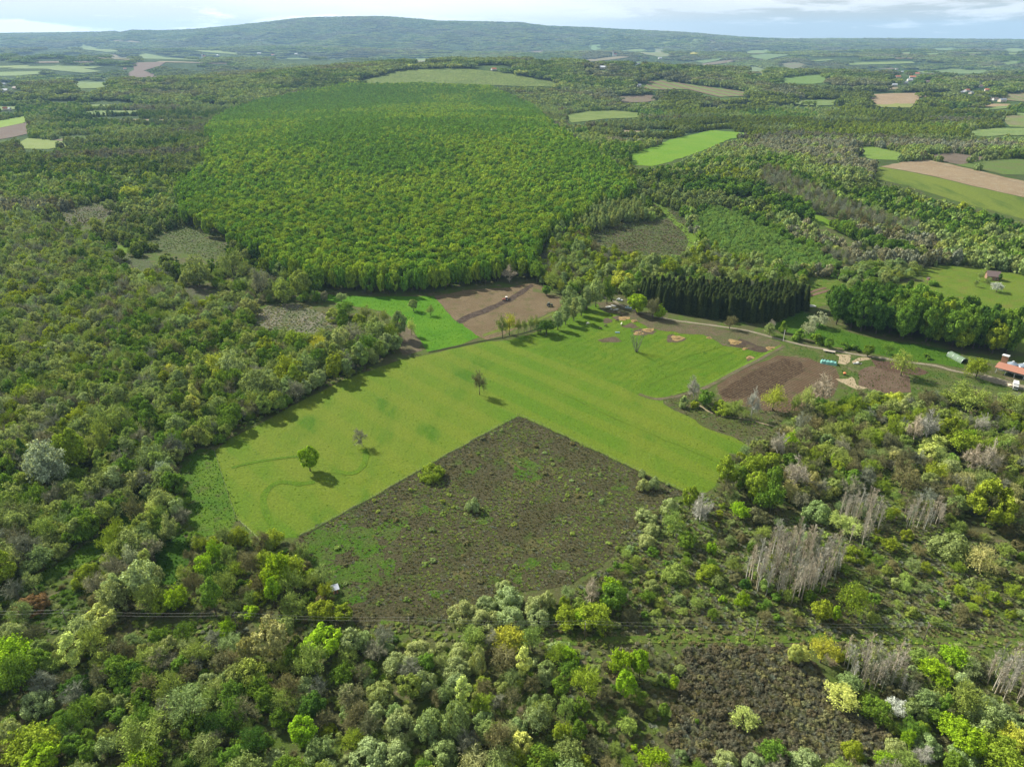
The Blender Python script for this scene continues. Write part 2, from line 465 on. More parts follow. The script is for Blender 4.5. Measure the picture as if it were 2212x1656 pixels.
# far clump of many crowns (unit radius about 1 = 16 m)
def clump(seed):
    R = np.random.default_rng(seed); c = []
    for _ in range(11):
        th = R.uniform(0, 6.28); rr = math.sqrt(R.random()) * .8
        c.append([math.cos(th) * rr, math.sin(th) * rr, R.uniform(.4, .75)])
    c = np.array(c)
    return leaves_on(R, c, R.uniform(.26, .38, 11), 260, .16, .5, (0, 0, -1), .7)
for s in range(4): proto('clump', *clump(450 + s), M_LEAF, 1.0)
for s in range(3):
    TRUNK.setdefault('t', []).append(trunk_mesh(500 + s).obj('trunk', M_BARK, link=False, smooth=True))
    TRUNK.setdefault('p', []).append(trunk_mesh(510 + s, r=.07, fork=False).obj('trunk', M_PALEBARK, link=False, smooth=True))
ORDER = {}
_pc = {}
for k, lst in PROTO.items():
    c = bpy.data.collections.new('shapes_' + k); _pc[k] = c
    for i, (o, hz) in enumerate(lst): o.name = 'shape_%s_%02d' % (k, i); c.objects.link(o)
print('protos done')
# ------------------------------------------------------------------ tints (leaf colour as it is in daylight)
TINT = dict(lime=(.17, .27, .014), green=(.094, .160, .020), dark=(.048, .098, .015), olive=(.125, .165, .035), limeolive=(.165, .215, .020),
            sage=(.185, .222, .088), greygreen=(.128, .165, .056), pale=(.28, .32, .09), yellow=(.30, .32, .04), tan=(.23, .225, .085), brown=(.105, .104, .047),
            grey=(.135, .14, .092), silver=(.36, .41, .27), white=(.60, .60, .50), red=(.125, .085, .04), whitegrey=(.40, .37, .29),
            spruce=(.026, .038, .010), budgreen=(.13, .16, .045), forest=(.088, .162, .019), forestlime=(.150, .215, .022), youngwood=(.115, .185, .042), brushgrey=(.066, .062, .038))
for _k in TINT:
    if _k not in ('white', 'whitegrey', 'silver'): TINT[_k] = tuple(min(.7, c * (1.45 if _k in ('lime', 'green', 'limeolive', 'yellow', 'dark') else 1.95 if _k in ('olive', 'greygreen', 'budgreen') else 1.7)) for c in TINT[_k])
ADJ = dict(youngwood='soft green', brushgrey='grey brown', lime='bright lime green', green='fresh green', dark='dark green', olive='olive green', limeolive='yellowish green', sage='silvery sage green',
           greygreen='grey green', pale='pale yellow green', yellow='yellow', tan='straw coloured', brown='brownish', grey='grey', silver='silver white',
           white='white', red='reddish brown', whitegrey='pale whitish', spruce='very dark', budgreen='greenish brown')
# kind letter -> (object name, words, proto, tree height / crown height, trunk type)
KIND = {'r': ('leafy_tree', 'round leafy tree', 'leafy', 1.12), 'o': ('oak_tree', 'broad clumpy tree', 'oak', 1.10), 't': ('tall_tree', 'slender tall tree', 'tall', 1.12),
        'w': ('willow_bush', 'domed willow bush', 'willow', 1.0), 'd': ('shrub', 'low shrub', 'shrub', 1.0), 's': ('budding_tree', 'half leafed tree', 'budding', 1.08),
        'b': ('bare_tree', 'leafless tree', 'bare', 1.08), 'p': ('bare_poplar', 'leafless pole straight poplar', 'poplar', 1.0), 'm': ('coppiced_tree', 'leafless many stemmed tree', 'multi', 1.0),
        'e': ('spruce_tree', 'conical spruce', 'spruce', 1.05), 'f': ('blossom_tree', 'blossoming tree', 'blossom', 1.12)}
TREES = []
HAND = """
666 990 44 54 o lime;780 944 36 40 b grey;1035 826 28 50 s brown;1376 738 34 46 m grey
97 1010 76 96 r silver;158 972 72 100 r limeolive;212 950 42 76 s olive;369 800 30 36 t yellow;459 789 38 42 r yellow;499 794 52 62 r sage
473 812 28 34 r yellow;419 862 34 62 t pale;381 920 70 62 w greygreen;60 852 38 42 r limeolive;14 775 60 62 r limeolive;229 912 72 74 s olive
349 1021 32 46 f silver;344 1070 60 52 w greygreen;324 1104 36 38 r pale;381 1094 36 44 r sage;361 1140 32 54 r sage;293 1104 40 72 s brown;250 1152 52 62 s limeolive
267 1012 52 52 r green;229 1032 50 46 r olive;49 978 22 62 t dark;66 990 18 56 t dark
243 1168 58 62 s limeolive;240 1226 52 62 b grey;282 1201 36 52 f silver;313 1206 30 42 r pale;299 1253 80 92 r sage;243 1292 50 62 r sage;188 1240 74 58 w limeolive
66 1302 72 46 w red;209 1297 50 48 w brown;459 1191 40 46 r lime;438 1222 46 48 r lime;415 1262 50 70 b brown;456 1283 50 92 t green;480 1268 54 62 s olive
379 1297 50 52 r lime;345 1310 36 46 r limeolive;598 1238 60 76 r lime;216 1335 76 58 r pale;174 1368 52 56 r sage;153 1405 58 76 t pale;202 1386 62 72 s olive
487 1361 36 38 r lime;344 1379 34 42 r green;24 1412 84 74 r lime;31 1456 62 80 r green;77 1516 82 64 w sage;21 1586 72 76 w sage;59 1612 90 62 r limeolive;85 1640 82 50 r lime
316 1636 72 52 r lime;403 1523 92 92 s greygreen;365 1490 62 76 s olive;584 1384 84 88 o tan;574 1509 46 52 r green;577 1601 36 40 t green;504 1490 52 50 r green;306 1586 112 74 s olive
609 1236 70 60 r limeolive;587 1274 42 72 t lime;626 1262 52 62 s olive;634 1308 62 58 s olive;690 1318 60 40 r limeolive;742 1322 50 34 r limeolive;668 1286 36 28 d green;540 1318 42 32 d lime
534 1404 36 52 o tan;700 1386 92 48 r lime;676 1428 76 80 s olive;741 1458 46 46 r green;621 1480 52 60 s brown;571 1514 46 50 r green;674 1527 70 60 r dark;652 1580 66 70 r lime
574 1602 30 34 t lime;593 1636 56 46 w sage;602 1550 36 38 r green;818 1495 74 64 w greygreen;855 1430 72 62 w sage;903 1404 72 50 w sage;952 1394 32 26 w sage;993 1404 60 46 w sage
985 1442 72 62 w sage;918 1470 62 60 w sage;986 1474 60 52 w sage;1032 1423 42 60 w sage;999 1491 42 58 t pale;1096 1380 60 42 r yellow;1090 1422 62 62 s brown;1149 1382 52 54 s olive
1130 1430 42 62 t pale;862 1564 84 78 w sage;883 1530 38 28 w sage;930 1561 82 82 w greygreen;982 1555 72 90 w greygreen;799 1626 102 52 w sage;852 1626 82 60 w sage;955 1617 82 60 w greygreen
749 1642 42 32 w sage;1046 1552 56 50 w greygreen;1074 1592 62 72 s brown;1024 1642 62 44 s tan;1105 1515 52 54 b brown;1152 1520 42 46 w greygreen;1127 1605 52 50 r pale;1168 1645 72 40 r green
1099 1286 72 46 w sage;1049 1302 54 42 w sage;999 1320 74 54 w sage;1046 1336 74 54 w sage;1102 1330 74 62 w sage;1087 1266 42 24 w sage;1158 1305 62 52 w sage;1183 1292 42 42 w sage
1161 1336 62 52 w sage;1218 1302 34 36 w limeolive;1277 1278 34 54 b whitegrey;1318 1268 48 50 r lime;1327 1290 62 64 r green;1224 1333 52 32 r limeolive;1283 1330 62 36 r limeolive
1255 1333 42 30 r lime;1305 1305 32 32 d lime;1332 1350 26 14 d sage;1227 1416 36 36 r lime;1230 1444 38 34 r green;1211 1480 42 52 r green;1268 1470 62 70 s limeolive;1342 1430 46 52 r lime
1383 1432 44 58 r lime;1352 1480 48 60 r lime;1456 1472 27 36 t lime;1433 1532 27 30 r green;1505 1557 13 15 d green;1255 1526 38 42 r green;1221 1533 42 52 s olive;1241 1550 22 26 d green
1250 1580 36 48 r green;1213 1586 34 42 r limeolive;1171 1639 72 44 w limeolive;1258 1645 42 32 r limeolive;1413 1641 52 42 r lime;1371 1613 20 18 d lime;1567 1639 62 44 w sage;1471 1630 36 32 w greygreen
1630 1648 62 24 w sage;1605 1547 52 46 f pale;1458 1236 66 42 w olive;1533 1235 64 50 w limeolive;1408 1263 42 28 w greygreen;1608 1263 32 38 t dark;1602 1294 30 34 r lime;1561 1293 22 22 d lime
1549 1254 24 26 r greygreen;1720 1416 32 42 o pale
1570 1018 50 84 t limeolive;1635 1051 54 66 r limeolive;1667 1075 50 62 r green;1672 1040 40 62 r green;1602 1035 32 56 t green;1627 1010 46 48 r limeolive;1667 994 42 36 r limeolive
1707 995 40 30 r green;1682 962 36 62 b whitegrey;1720 1026 58 72 b whitegrey;1755 1032 42 38 w tan;1763 988 36 42 s limeolive;1707 957 30 44 r lime;1798 993 14 26 t lime;1492 1075 38 52 r limeolive
1515 1099 46 62 b whitegrey;1447 1089 46 38 w sage;1457 1130 52 62 s olive;1395 1113 52 40 w sage;1397 1164 44 34 w sage;1407 1141 42 32 w sage;1482 1167 46 40 r green;1537 1182 28 30 d lime
1595 1104 34 34 r lime;1637 1112 58 44 w brown;1622 1182 22 28 r green;1765 1104 72 54 w greygreen;1808 1124 38 42 s pale;1838 1139 46 42 s pale;1843 1194 56 34 w limeolive;1848 1297 62 72 s limeolive
1805 1324 27 46 t lime;1772 1315 52 50 r limeolive;1908 1049 38 30 s limeolive;1412 1041 27 30 w sage;1390 1046 34 30 w sage;1387 1021 20 20 w sage;1020 1088 36 34 w sage;932 1018 62 24 w limeolive
1672 860 44 54 s yellow;1627 872 32 62 b whitegrey;1744 864 34 54 s pale;1779 841 52 62 b whitegrey;1718 872 22 60 s olive;1931 860 52 40 w yellow;1948 878 42 36 w sage;1982 878 46 36 w greygreen
1893 853 42 28 w greygreen;1962 861 30 26 w sage;1845 876 36 40 s limeolive;1868 902 42 36 s olive;1931 930 38 50 s limeolive;1979 930 40 62 b whitegrey;2008 922 50 70 b whitegrey
2048 930 52 60 r limeolive;2120 919 38 52 b whitegrey;2020 959 46 36 r pale;2005 982 42 30 r pale;2080 962 62 40 r limeolive;2094 945 24 32 r lime;2103 991 40 62 b whitegrey;2134 991 50 80 b whitegrey
2054 1011 62 60 w sage;2020 1020 50 52 s limeolive;1954 1036 46 60 s brown;2143 1086 92 98 o limeolive;1959 1154 34 28 w limeolive;2054 1180 102 50 w greygreen;2123 1209 62 70 s tan;2195 872 62 52 s olive
2094 862 82 50 s olive;1778 1404 58 62 s yellow;1725 1412 38 38 f pale;1814 1412 25 30 d yellow;2021 1454 50 52 r lime;2062 1418 52 38 r lime;1985 1418 42 42 r olive;2074 1508 82 80 s olive;2044 1517 32 52 t green
1935 1528 42 36 f white;1976 1534 56 56 w greygreen;2133 1553 92 80 w greygreen;1994 1572 38 38 w limeolive;2062 1575 62 42 r lime;2091 1603 80 50 r lime;1961 1593 26 36 r lime;1932 1612 52 50 w sage
2003 1608 72 50 w greygreen;1994 1637 44 50 b whitegrey;1917 1643 42 30 r lime;1840 1617 52 50 w limeolive;1740 1641 82 40 w sage;2083 1628 72 50 w greygreen;2186 1593 62 60 s yellow;2168 1635 80 50 r limeolive
1819 1507 62 42 f pale;2143 1648 40 30 w sage
1523 858 36 40 r green;1500 838 30 46 b whitegrey;1478 868 26 26 d greygreen;1502 872 22 18 d limeolive;1560 878 50 28 w limeolive;1590 884 44 30 s olive;1376 657 48 38 o lime;1410 664 30 44 s brown;1424 674 22 28 r lime
1577 696 26 28 s brown;1748 706 28 32 f silver;1771 690 36 32 f silver;1662 712 22 24 r greygreen;1668 700 18 18 b whitegrey;1692 706 20 24 d green;1728 724 36 26 d green;1762 729 38 26 d green
1790 740 24 24 r green;1876 756 28 26 r green;1918 752 26 28 s green;1952 785 50 54 s olive;2113 796 42 38 r limeolive;1824 746 26 16 d green;1845 750 26 16 d green;2000 768 22 14 d green
1085 706 26 48 s budgreen;1100 700 32 46 s yellow;1119 704 16 34 s budgreen;1132 704 14 32 s budgreen;1146 700 16 34 s budgreen;1160 698 16 34 s budgreen;1180 708 36 28 r dark;1205 688 30 44 t greygreen
1222 676 30 46 t greygreen;1240 668 34 46 t greygreen;1256 658 32 44 t greygreen;1268 642 34 50 t greygreen;1288 632 38 56 r greygreen;1232 640 50 48 w greygreen;1312 628 30 52 r green;1340 606 54 48 r yellow
1358 622 44 50 r olive;1211 618 18 28 s yellow;1193 606 36 40 s olive;1180 626 24 22 r green;892 659 22 24 r greygreen;929 670 18 22 s budgreen;888 706 18 34 s pale;737 643 18 18 r sage;700 640 18 22 r grey
790 676 26 34 s budgreen;808 690 22 34 s budgreen;776 694 32 32 r limeolive;830 684 18 30 s budgreen;745 668 34 24 r green;725 678 52 30 w olive;650 612 46 56 r olive;676 606 44 54 r green;610 630 40 46 r olive
560 612 40 60 s grey;500 575 60 60 s budgreen;425 585 50 58 r greygreen;400 600 34 30 w sage;340 400 28 32 r olive;284 425 34 30 r yellow;238 448 32 26 r greygreen;210 490 24 26 r olive;200 396 20 30 t greygreen
1248 538 34 38 o greygreen;1262 530 44 40 t limeolive;1300 565 26 40 t limeolive;1370 555 24 30 t yellow;1318 585 40 44 t greygreen;1412 570 42 46 r greygreen;1445 580 34 40 r limeolive;1540 590 34 34 w grey;1482 575 30 34 s budgreen
1411 412 10 30 t lime;1100 592 30 34 b whitegrey;1160 588 34 40 r green;862 700 36 56 r greygreen;845 722 38 52 s limeolive;815 722 36 48 r greygreen;760 726 44 50 s grey;735 735 44 56 r sage;700 760 46 50 r greygreen
720 790 48 56 r limeolive;660 790 52 54 r greygreen;690 745 40 44 s yellow;620 800 52 60 r limeolive;560 830 60 62 r greygreen;790 750 44 48 r green;640 740 40 44 r limeolive;575 750 46 50 r limeolive
2160 598 12 16 t dark;2017 611 24 14 d green;2154 620 24 13 f white;2118 596 14 22 s budgreen;2134 606 16 16 s budgreen;2108 612 12 14 s budgreen
"""
def place_tree(cx, cy, w, hh, k, tint, hand=False, ang=None):
    """crown centre and crown size as seen -> position and real size"""
    name, words, pk, tf = KIND[k]
    hz = PROTO[pk][0][1]
    d = ray(cx, cy)
    Ht = 9.0
    for _ in range(4):
        t = (CAMZ - Ht * .5) / -d[2]
        if d[2] > -.02 or t * d[1] > 620:
            g = ground(cx, cy + hh * .4); x, y = g
            dep = project(x, y, 0)[2]
        else:
            x, y = d[0] * t, d[1] * t; dep = project(x, y, Ht / 2)[2]
        el = math.atan2(CAMZ, math.hypot(x, y))
        r = w / 2 * dep / F
        full = hh * dep / F
        a2 = full * full - (2 * r * math.sin(el)) ** 2
        Hc = math.sqrt(max(a2, 0)) / math.cos(el)
        lo = {'w': .55, 'd': .5}.get(k, .8) * 2 * r * (1 if k in 'wd' else 1)
        Hc = max(Hc, lo); Hc = min(Hc, 4.2 * r if k not in 'tpem' else 9 * r)
        Ht = Hc * tf
    z = float(h(x, y))
    TREES.append(dict(k=k, x=float(x), y=float(y), z=z, r=float(r), Hc=float(Hc), Ht=float(Ht), tint=tint, hand=hand, px=cx, py=cy, size=w * hh))
for ln in HAND.replace('\n', ';').split(';'):
    if ln.strip():
        a = ln.split(); place_tree(float(a[0]), float(a[1]), float(a[2]), float(a[3]), a[4], a[5], True)
NH = len(TREES)
_hx = np.array([t['x'] for t in TREES]); _hy = np.array([t['y'] for t in TREES]); _hr = np.array([t['r'] for t in TREES])

# ------------------------------------------------------------------ fields and other open ground (outlines as they lie on the ground)
def P(s): return [tuple(float(v) for v in q.split(',')) for q in s.split()]
MEADOW = P("463,972 500,945 560,915 640,872 750,816 870,776 925,765 1035,741 1095,735 1140,724 1205,700 1270,665 1290,652 1340,662 1400,690 1480,712 1560,730 1640,752 1690,744 1620,783 1525,829 1440,858 1430,868 1450,882 1540,925 1622,963 1580,985 1560,1015 1545,1050 1525,1064 1480,1063 1400,1027 1300,980 1210,937 1120,897 1060,928 930,1000 800,1075 700,1130 640,1160 560,1166 510,1120 490,1060")
F_ = {}   # name -> (polygon, material args)
OPEN = [
 ('meadow', MEADOW, dict(base=(.110, .216, .010), alt=(.158, .228, .018), alt2=(.075, .178, .008), big=60, mid=22, fine=.9, spot=(.09, .16, .008), spotscale=3.2, spotamt=(.62, .74), bump=.7, fineamt=.26, stretch=(.72, .35), stripes=(2.356, 17, (.19, .24, .022), .45))),
 ('pasture', P("1095,735 1140,724 1205,700 1270,665 1290,652 1340,662 1400,690 1480,712 1560,730 1640,752 1690,744 1620,783 1525,829 1440,858 1385,852 1330,830 1240,790 1160,760"), dict(base=(.105, .205, .008), alt=(.145, .225, .012), alt2=(.09, .20, .006), big=30, mid=9, fine=.8, spot=(.06, .14, .006), spotscale=4, bump=.7, fineamt=.28, stripes=(.73, 5, (.08, .16, .008), .3))),
 ('grass_strip', P("395,990 430,968 463,972 490,1060 510,1122 500,1145 440,1160 405,1130 392,1050"), dict(base=(.07, .16, .01), alt=(.11, .20, .012), alt2=(.10, .13, .03), big=12, mid=5, fine=.8, spot=(.12, .11, .08), spotscale=6, spotamt=(.66, .74), bump=.8, fineamt=.35)),
 ('clover_field', P("670,628 720,638 800,640 880,640 937,640 960,670 990,695 1036,728 1000,742 925,760 905,735 888,705 850,690 830,672 770,662 700,648"), dict(base=(.085, .24, .006), alt=(.115, .27, .008), big=18, mid=6, fine=.8, spot=(.06, .17, .006), spotscale=3, spotamt=(.58, .7), bump=.9, fineamt=.3)),
 ('stubble_field', P("937,640 1000,628 1100,620 1152,612 1175,622 1205,640 1217,655 1200,670 1150,690 1090,722 1052,735 1036,728 990,695 960,668"), dict(base=(.20, .145, .078), alt=(.24, .18, .10), alt2=(.15, .14, .05), big=16, mid=7, fine=.7, spot=(.12, .105, .05), spotscale=6, bump=.8, fineamt=.35, stripes=(.61, 1.8, (.13, .10, .06), .5))),
 ('rough_ground', P("1430,872 1450,884 1540,928 1625,968 1660,930 1700,905 1760,890 1640,885 1560,868 1520,840 1460,852"), dict(base=(.10, .12, .03), alt=(.12, .11, .055), alt2=(.07, .13, .02), big=10, mid=5, fine=.8, spot=(.24, .20, .13), spotscale=5, spotamt=(.63, .7), bump=.9, fineamt=.4)),
 ('ploughed_field', P("1545,832 1600,800 1680,768 1740,772 1800,788 1815,815 1800,850 1760,880 1700,892 1640,885 1560,866"), dict(base=(.17, .112, .062), alt=(.20, .145, .085), alt2=(.13, .115, .045), big=12, mid=6, fine=.8, bump=1, fineamt=.35, stripes=(.85, 1.5, (.085, .06, .038), .6))),
 ('yard_ground', P("1700,742 1760,752 1850,768 1960,785 2080,808 2211,835 2300,850 2300,880 2150,855 2050,850 1975,850 1880,850 1830,845 1812,815 1800,788 1740,772 1690,765"), dict(base=(.085, .14, .02), alt=(.13, .15, .045), alt2=(.06, .13, .015), big=9, mid=4, fine=.8, spot=(.20, .16, .10), spotscale=5, spotamt=(.6, .7), bump=.8, fineamt=.35)),
 ('bare_soil', P("1845,808 1876,791 1925,799 1965,812 1972,848 1940,852 1890,842 1856,830"), dict(base=(.15, .10, .065), alt=(.18, .13, .085), big=8, mid=4, fine=.7, spot=(.08, .12, .02), spotscale=5, spotamt=(.66, .75), bump=.8)),
 ('dark_soil', P("1880,778 1935,782 1980,793 2010,805 1985,812 1930,803 1890,795"), dict(base=(.12, .075, .05), alt=(.14, .09, .06), big=6, mid=3, fine=.7, bump=.8)),
 ('grove_meadow', P("1690,690 1730,668 1760,690 1789,708 1902,734 2012,748 2075,762 2080,795 1950,775 1800,748 1720,722 1660,708"), dict(base=(.06, .15, .007), alt=(.085, .18, .009), big=14, mid=5, fine=.8, bump=.8, spot=(.045, .12, .006), spotscale=4)),
 ('hill_meadow', P("1880,640 1907,625 1924,612 1998,609 1974,585 2022,575 2099,575 2211,594 2330,620 2330,790 2200,760 2140,725 2050,700 1950,672"), dict(base=(.12, .20, .015), alt=(.155, .22, .022), alt2=(.17, .18, .035), big=25, mid=9, fine=.9, spot=(.27, .27, .10), spotscale=9, spotamt=(.70, .78), bump=.6)),
 ('garden_ground', P("1700,600 1800,598 1835,622 1800,655 1748,668 1742,640 1720,615"), dict(base=(.12, .19, .02), alt=(.09, .16, .012), alt2=(.2, .2, .06), big=8, mid=4, fine=.8, bump=.8)),
 ('reed_marsh', P("545,692 558,668 600,658 645,656 715,680 735,702 700,716 640,722 590,716"), dict(base=(.24, .22, .16), alt=(.15, .17, .08), alt2=(.10, .14, .045), big=9, mid=4, fine=.9, spot=(.10, .08, .05), spotscale=5, spotamt=(.6, .7), bump=1, fineamt=.4, stretch=(.5, .3))),
 ('marsh', P("1265,502 1330,488 1400,478 1440,470 1400,436 1420,440 1480,470 1490,510 1492,535 1460,562 1400,562 1330,557 1285,548"), dict(base=(.11, .10, .05), alt=(.10, .135, .04), alt2=(.12, .10, .06), big=18, mid=7, fine=1, spot=(.33, .28, .23), spotscale=9, spotamt=(.66, .74), bump=1, fineamt=.4)),
 ('reed_clearing', P("100,473 150,452 225,436 268,434 270,448 228,460 228,478 175,488 125,483"), dict(base=(.13, .12, .075), alt=(.10, .125, .045), alt2=(.17, .15, .11), big=16, mid=8, fine=1, bump=1)),
 ('green_clearing', P("305,522 350,505 411,487 451,514 505,531 480,562 426,554 350,543 313,533"), dict(base=(.095, .14, .035), alt=(.12, .145, .05), alt2=(.11, .10, .055), big=14, mid=6, fine=1, bump=1, spot=(.08, .10, .04), spotscale=6)),
 ('grass_lane', P("172,514 215,522 263,531 290,541 285,549 225,536"), dict(base=(.14, .25, .012), alt=(.12, .22, .01), big=14, fine=1)),
 ('shrub_clearing', P("218,563 275,546 350,571 352,588 300,600 236,594"), dict(base=(.10, .13, .045), alt=(.08, .12, .03), alt2=(.13, .12, .08), big=12, mid=6, fine=1, bump=1)),
 ('bank_clearing', P("369,623 426,614 465,626 453,650 411,648"), dict(base=(.13, .12, .08), alt=(.09, .13, .035), alt2=(.13, .10, .07), big=10, mid=5, fine=1, bump=1)),
 ('brown_bank', P("850,702 885,706 905,738 915,758 880,768 862,745 846,722"), dict(base=(.19, .15, .10), alt=(.15, .14, .07), big=8, mid=4, fine=.8, bump=1)),
 ('long_meadow', P("1553,424 1621,430 1658,439 1721,456 1771,466 1848,502 1915,533 1912,541 1846,517 1809,500 1721,465 1660,448 1621,441 1556,434"), dict(base=(.13, .24, .012), alt=(.16, .26, .02), big=20, fine=1)),
 ('bright_meadow', P("1355,337 1425,312 1455,300 1535,282 1635,290 1625,296 1575,301 1505,331 1445,352 1405,360 1365,357"), dict(base=(.135, .28, .012), alt=(.17, .30, .018), big=40, mid=10, fine=1.4)),
 ('forest_meadow', P("1215,250 1270,241 1330,240 1380,245 1380,255 1305,258 1235,266"), dict(base=(.15, .22, .04), alt=(.20, .26, .06), big=40, fine=1.5)),
 ('tan_field', P("1900,360 1955,350 2005,346 2175,384 2330,420 2330,455 2211,427 2100,402 2000,378"), dict(base=(.33, .25, .15), alt=(.30, .22, .13), big=30, mid=10, fine=1, alt2=(.36, .30, .19))),
 ('crop_field', P("1880,372 1900,361 2000,379 2100,403 2211,428 2330,456 2330,515 2211,474 2120,450 2040,427 1960,402 1890,387"), dict(base=(.145, .20, .025), alt=(.17, .22, .03), alt2=(.09, .15, .02), big=60, mid=18, fine=1, stretch=(.5, .25))),
 ('brown_fallow', P("1995,334 2055,331 2140,342 2075,356 2015,347"), dict(base=(.16, .125, .09), alt=(.19, .15, .11), big=30, fine=1.2)),
 ('green_fallow', P("2065,357 2145,345 2195,344 2330,352 2330,388 2211,378 2165,377"), dict(base=(.12, .19, .035), alt=(.14, .17, .05), big=30, fine=1.2)),
 ('hay_meadow', P("1825,322 1885,317 1955,333 1945,347 1885,345"), dict(base=(.16, .26, .035), alt=(.19, .28, .05), big=30, fine=1.2)),
 ('striped_field', P("1390,190 1405,175 1425,174 1615,200 1623,208 1555,211 1485,194 1405,195"), dict(base=(.17, .23, .06), alt=(.20, .25, .08), big=60, fine=2, stripes=(-.45, 34, (.22, .15, .10), .9))),
 ('stubble_plain', P("1868,206 1925,203 2055,201 2060,207 1985,211 1980,225 1895,228"), dict(base=(.38, .28, .17), alt=(.34, .25, .15), big=60, fine=2)),
 ('verge_field', P("1860,229 1925,224 1978,226 1965,234 1870,232"), dict(base=(.27, .30, .08), alt=(.24, .27, .08), big=60, fine=2)),
 ('plot_field', P("2063,231 2105,225 2180,226 2187,232"), dict(base=(.38, .28, .16), alt=(.34, .26, .15), big=60, fine=2)),
 ('terrace_field', P("2160,205 2211,200 2330,198 2330,232 2211,221 2165,217"), dict(base=(.24, .23, .12), alt=(.18, .22, .08), big=60, fine=2, stripes=(.2, 30, (.28, .2, .12), .7))),
 ('side_field', P("2160,252 2211,249 2330,248 2330,282 2211,276 2180,275"), dict(base=(.17, .24, .05), alt=(.22, .2, .1), big=50, fine=2)),
 ('valley_meadow', P("1655,181 1705,167 1775,161 1782,171 1818,175 1755,183"), dict(base=(.15, .25, .06), alt=(.17, .27, .07), big=60, fine=2)),
 ('upper_meadow', P("1605,123 1660,118 1720,119 1655,131"), dict(base=(.16, .24, .09), alt=(.17, .25, .1), big=90, fine=3)),
 ('slope_meadow', P("1495,133 1555,126 1562,130 1520,138"), dict(base=(.16, .24, .09), alt=(.17, .25, .1), big=90, fine=3)),
 ('forked_field', P("1375,116 1415,112 1415,106 1432,106 1437,115 1457,122 1425,125"), dict(base=(.19, .27, .1), alt=(.26, .25, .15), big=120, fine=3)),
 ('glade', P("1265,100 1295,98 1298,106 1283,111"), dict(base=(.16, .26, .1), alt=(.17, .27, .1), big=90, fine=3)),
 ('rapeseed_field', P("1478,112 1505,113 1515,117 1490,119"), dict(base=(.42, .38, .04), alt=(.40, .38, .06), big=90, fine=3)),
 ('ribbon_field', P("1675,140 1720,135 1752,145 1710,151"), dict(base=(.17, .22, .1), alt=(.22, .17, .12), big=50, fine=3)),
 ('valley_field', P("1600,148 1630,144 1665,155 1645,162"), dict(base=(.18, .24, .09), alt=(.2, .25, .1), big=60, fine=3)),
 ('fallow_plot', P("285,137 360,135 345,144 310,154 348,165 345,169 285,168 270,163 290,152"), dict(base=(.17, .115, .085), alt=(.19, .13, .1), big=60, fine=2)),
 ('grass_plot', P("140,177 240,179 252,182 215,192 170,193"), dict(base=(.15, .23, .06), alt=(.17, .25, .07), big=60, fine=2)),
 ('grass_terrace', P("-120,158 0,157 95,155 100,160 30,165 -120,168"), dict(base=(.18, .27, .07), alt=(.19, .27, .08), big=60, fine=2)),
 ('lime_field', P("-120,255 0,262 55,251 60,262 50,267 0,277 -120,300"), dict(base=(.20, .32, .03), alt=(.22, .33, .04), big=40, fine=1.5)),
 ('ploughed_plot', P("-120,300 0,277 57,266 60,290 30,297 0,302 -120,322"), dict(base=(.15, .105, .08), alt=(.16, .12, .09), big=40, fine=1.5)),
 ('corner_meadow', P("38,311 60,299 105,303 142,307 142,316 105,323 45,322"), dict(base=(.19, .26, .05), alt=(.22, .28, .07), big=40, fine=1.5)),
 ('left_lane', P("0,1272 60,1248 130,1212 200,1172 270,1112 300,1070 325,1080 300,1130 220,1200 140,1238 60,1278 0,1297 -80,1320 -80,1300"), dict(base=(.07, .15, .008), alt=(.10, .18, .012), alt2=(.05, .11, .01), big=8, mid=4, fine=.8, bump=1, fineamt=.35)),
 ('lane_clearing', P("80,1300 130,1272 190,1275 190,1330 150,1362 85,1360"), dict(base=(.07, .14, .012), alt=(.10, .12, .04), alt2=(.06, .13, .01), big=6, mid=3, fine=.7, bump=1, fineamt=.4)),
 ('wood_glade', P("330,1190 395,1150 420,1165 405,1215 385,1265 340,1262"), dict(base=(.045, .12, .006), alt=(.06, .14, .008), big=8, mid=4, fine=.8, bump=1)),
 ('pale_rise', P("760,182 850,157 900,150 1000,149 1105,161 1190,177 1225,190 1105,187 1000,184 900,180 850,182"), dict(base=(.19, .26, .055), alt=(.15, .22, .045), alt2=(.22, .27, .07), big=70, mid=24, fine=5, bump=1, fineamt=.5)),
 ('shrub_field', P("1475,1402 1600,1396 1700,1396 1760,1430 1805,1495 1900,1555 1965,1625 1850,1665 1700,1655 1500,1655 1435,1600 1465,1500"), dict(base=(.085, .072, .038), alt=(.07, .062, .03), alt2=(.08, .085, .03), big=12, mid=5, fine=.8, bump=1, fineamt=.4)),
 ('scrub_land', P("1120,898 1210,938 1300,981 1400,1028 1480,1064 1440,1085 1380,1120 1350,1165 1300,1220 1230,1262 1060,1290 960,1345 770,1358 735,1290 700,1240 668,1195 642,1163 702,1132 802,1077 932,1002 1062,930"), dict(base=(.098, .090, .042), alt=(.085, .080, .036), alt2=(.080, .125, .020), big=16, mid=8, fine=.8, spot=(.19, .18, .11), spotscale=7, spotamt=(.64, .74), bump=1, fineamt=.4)),
]
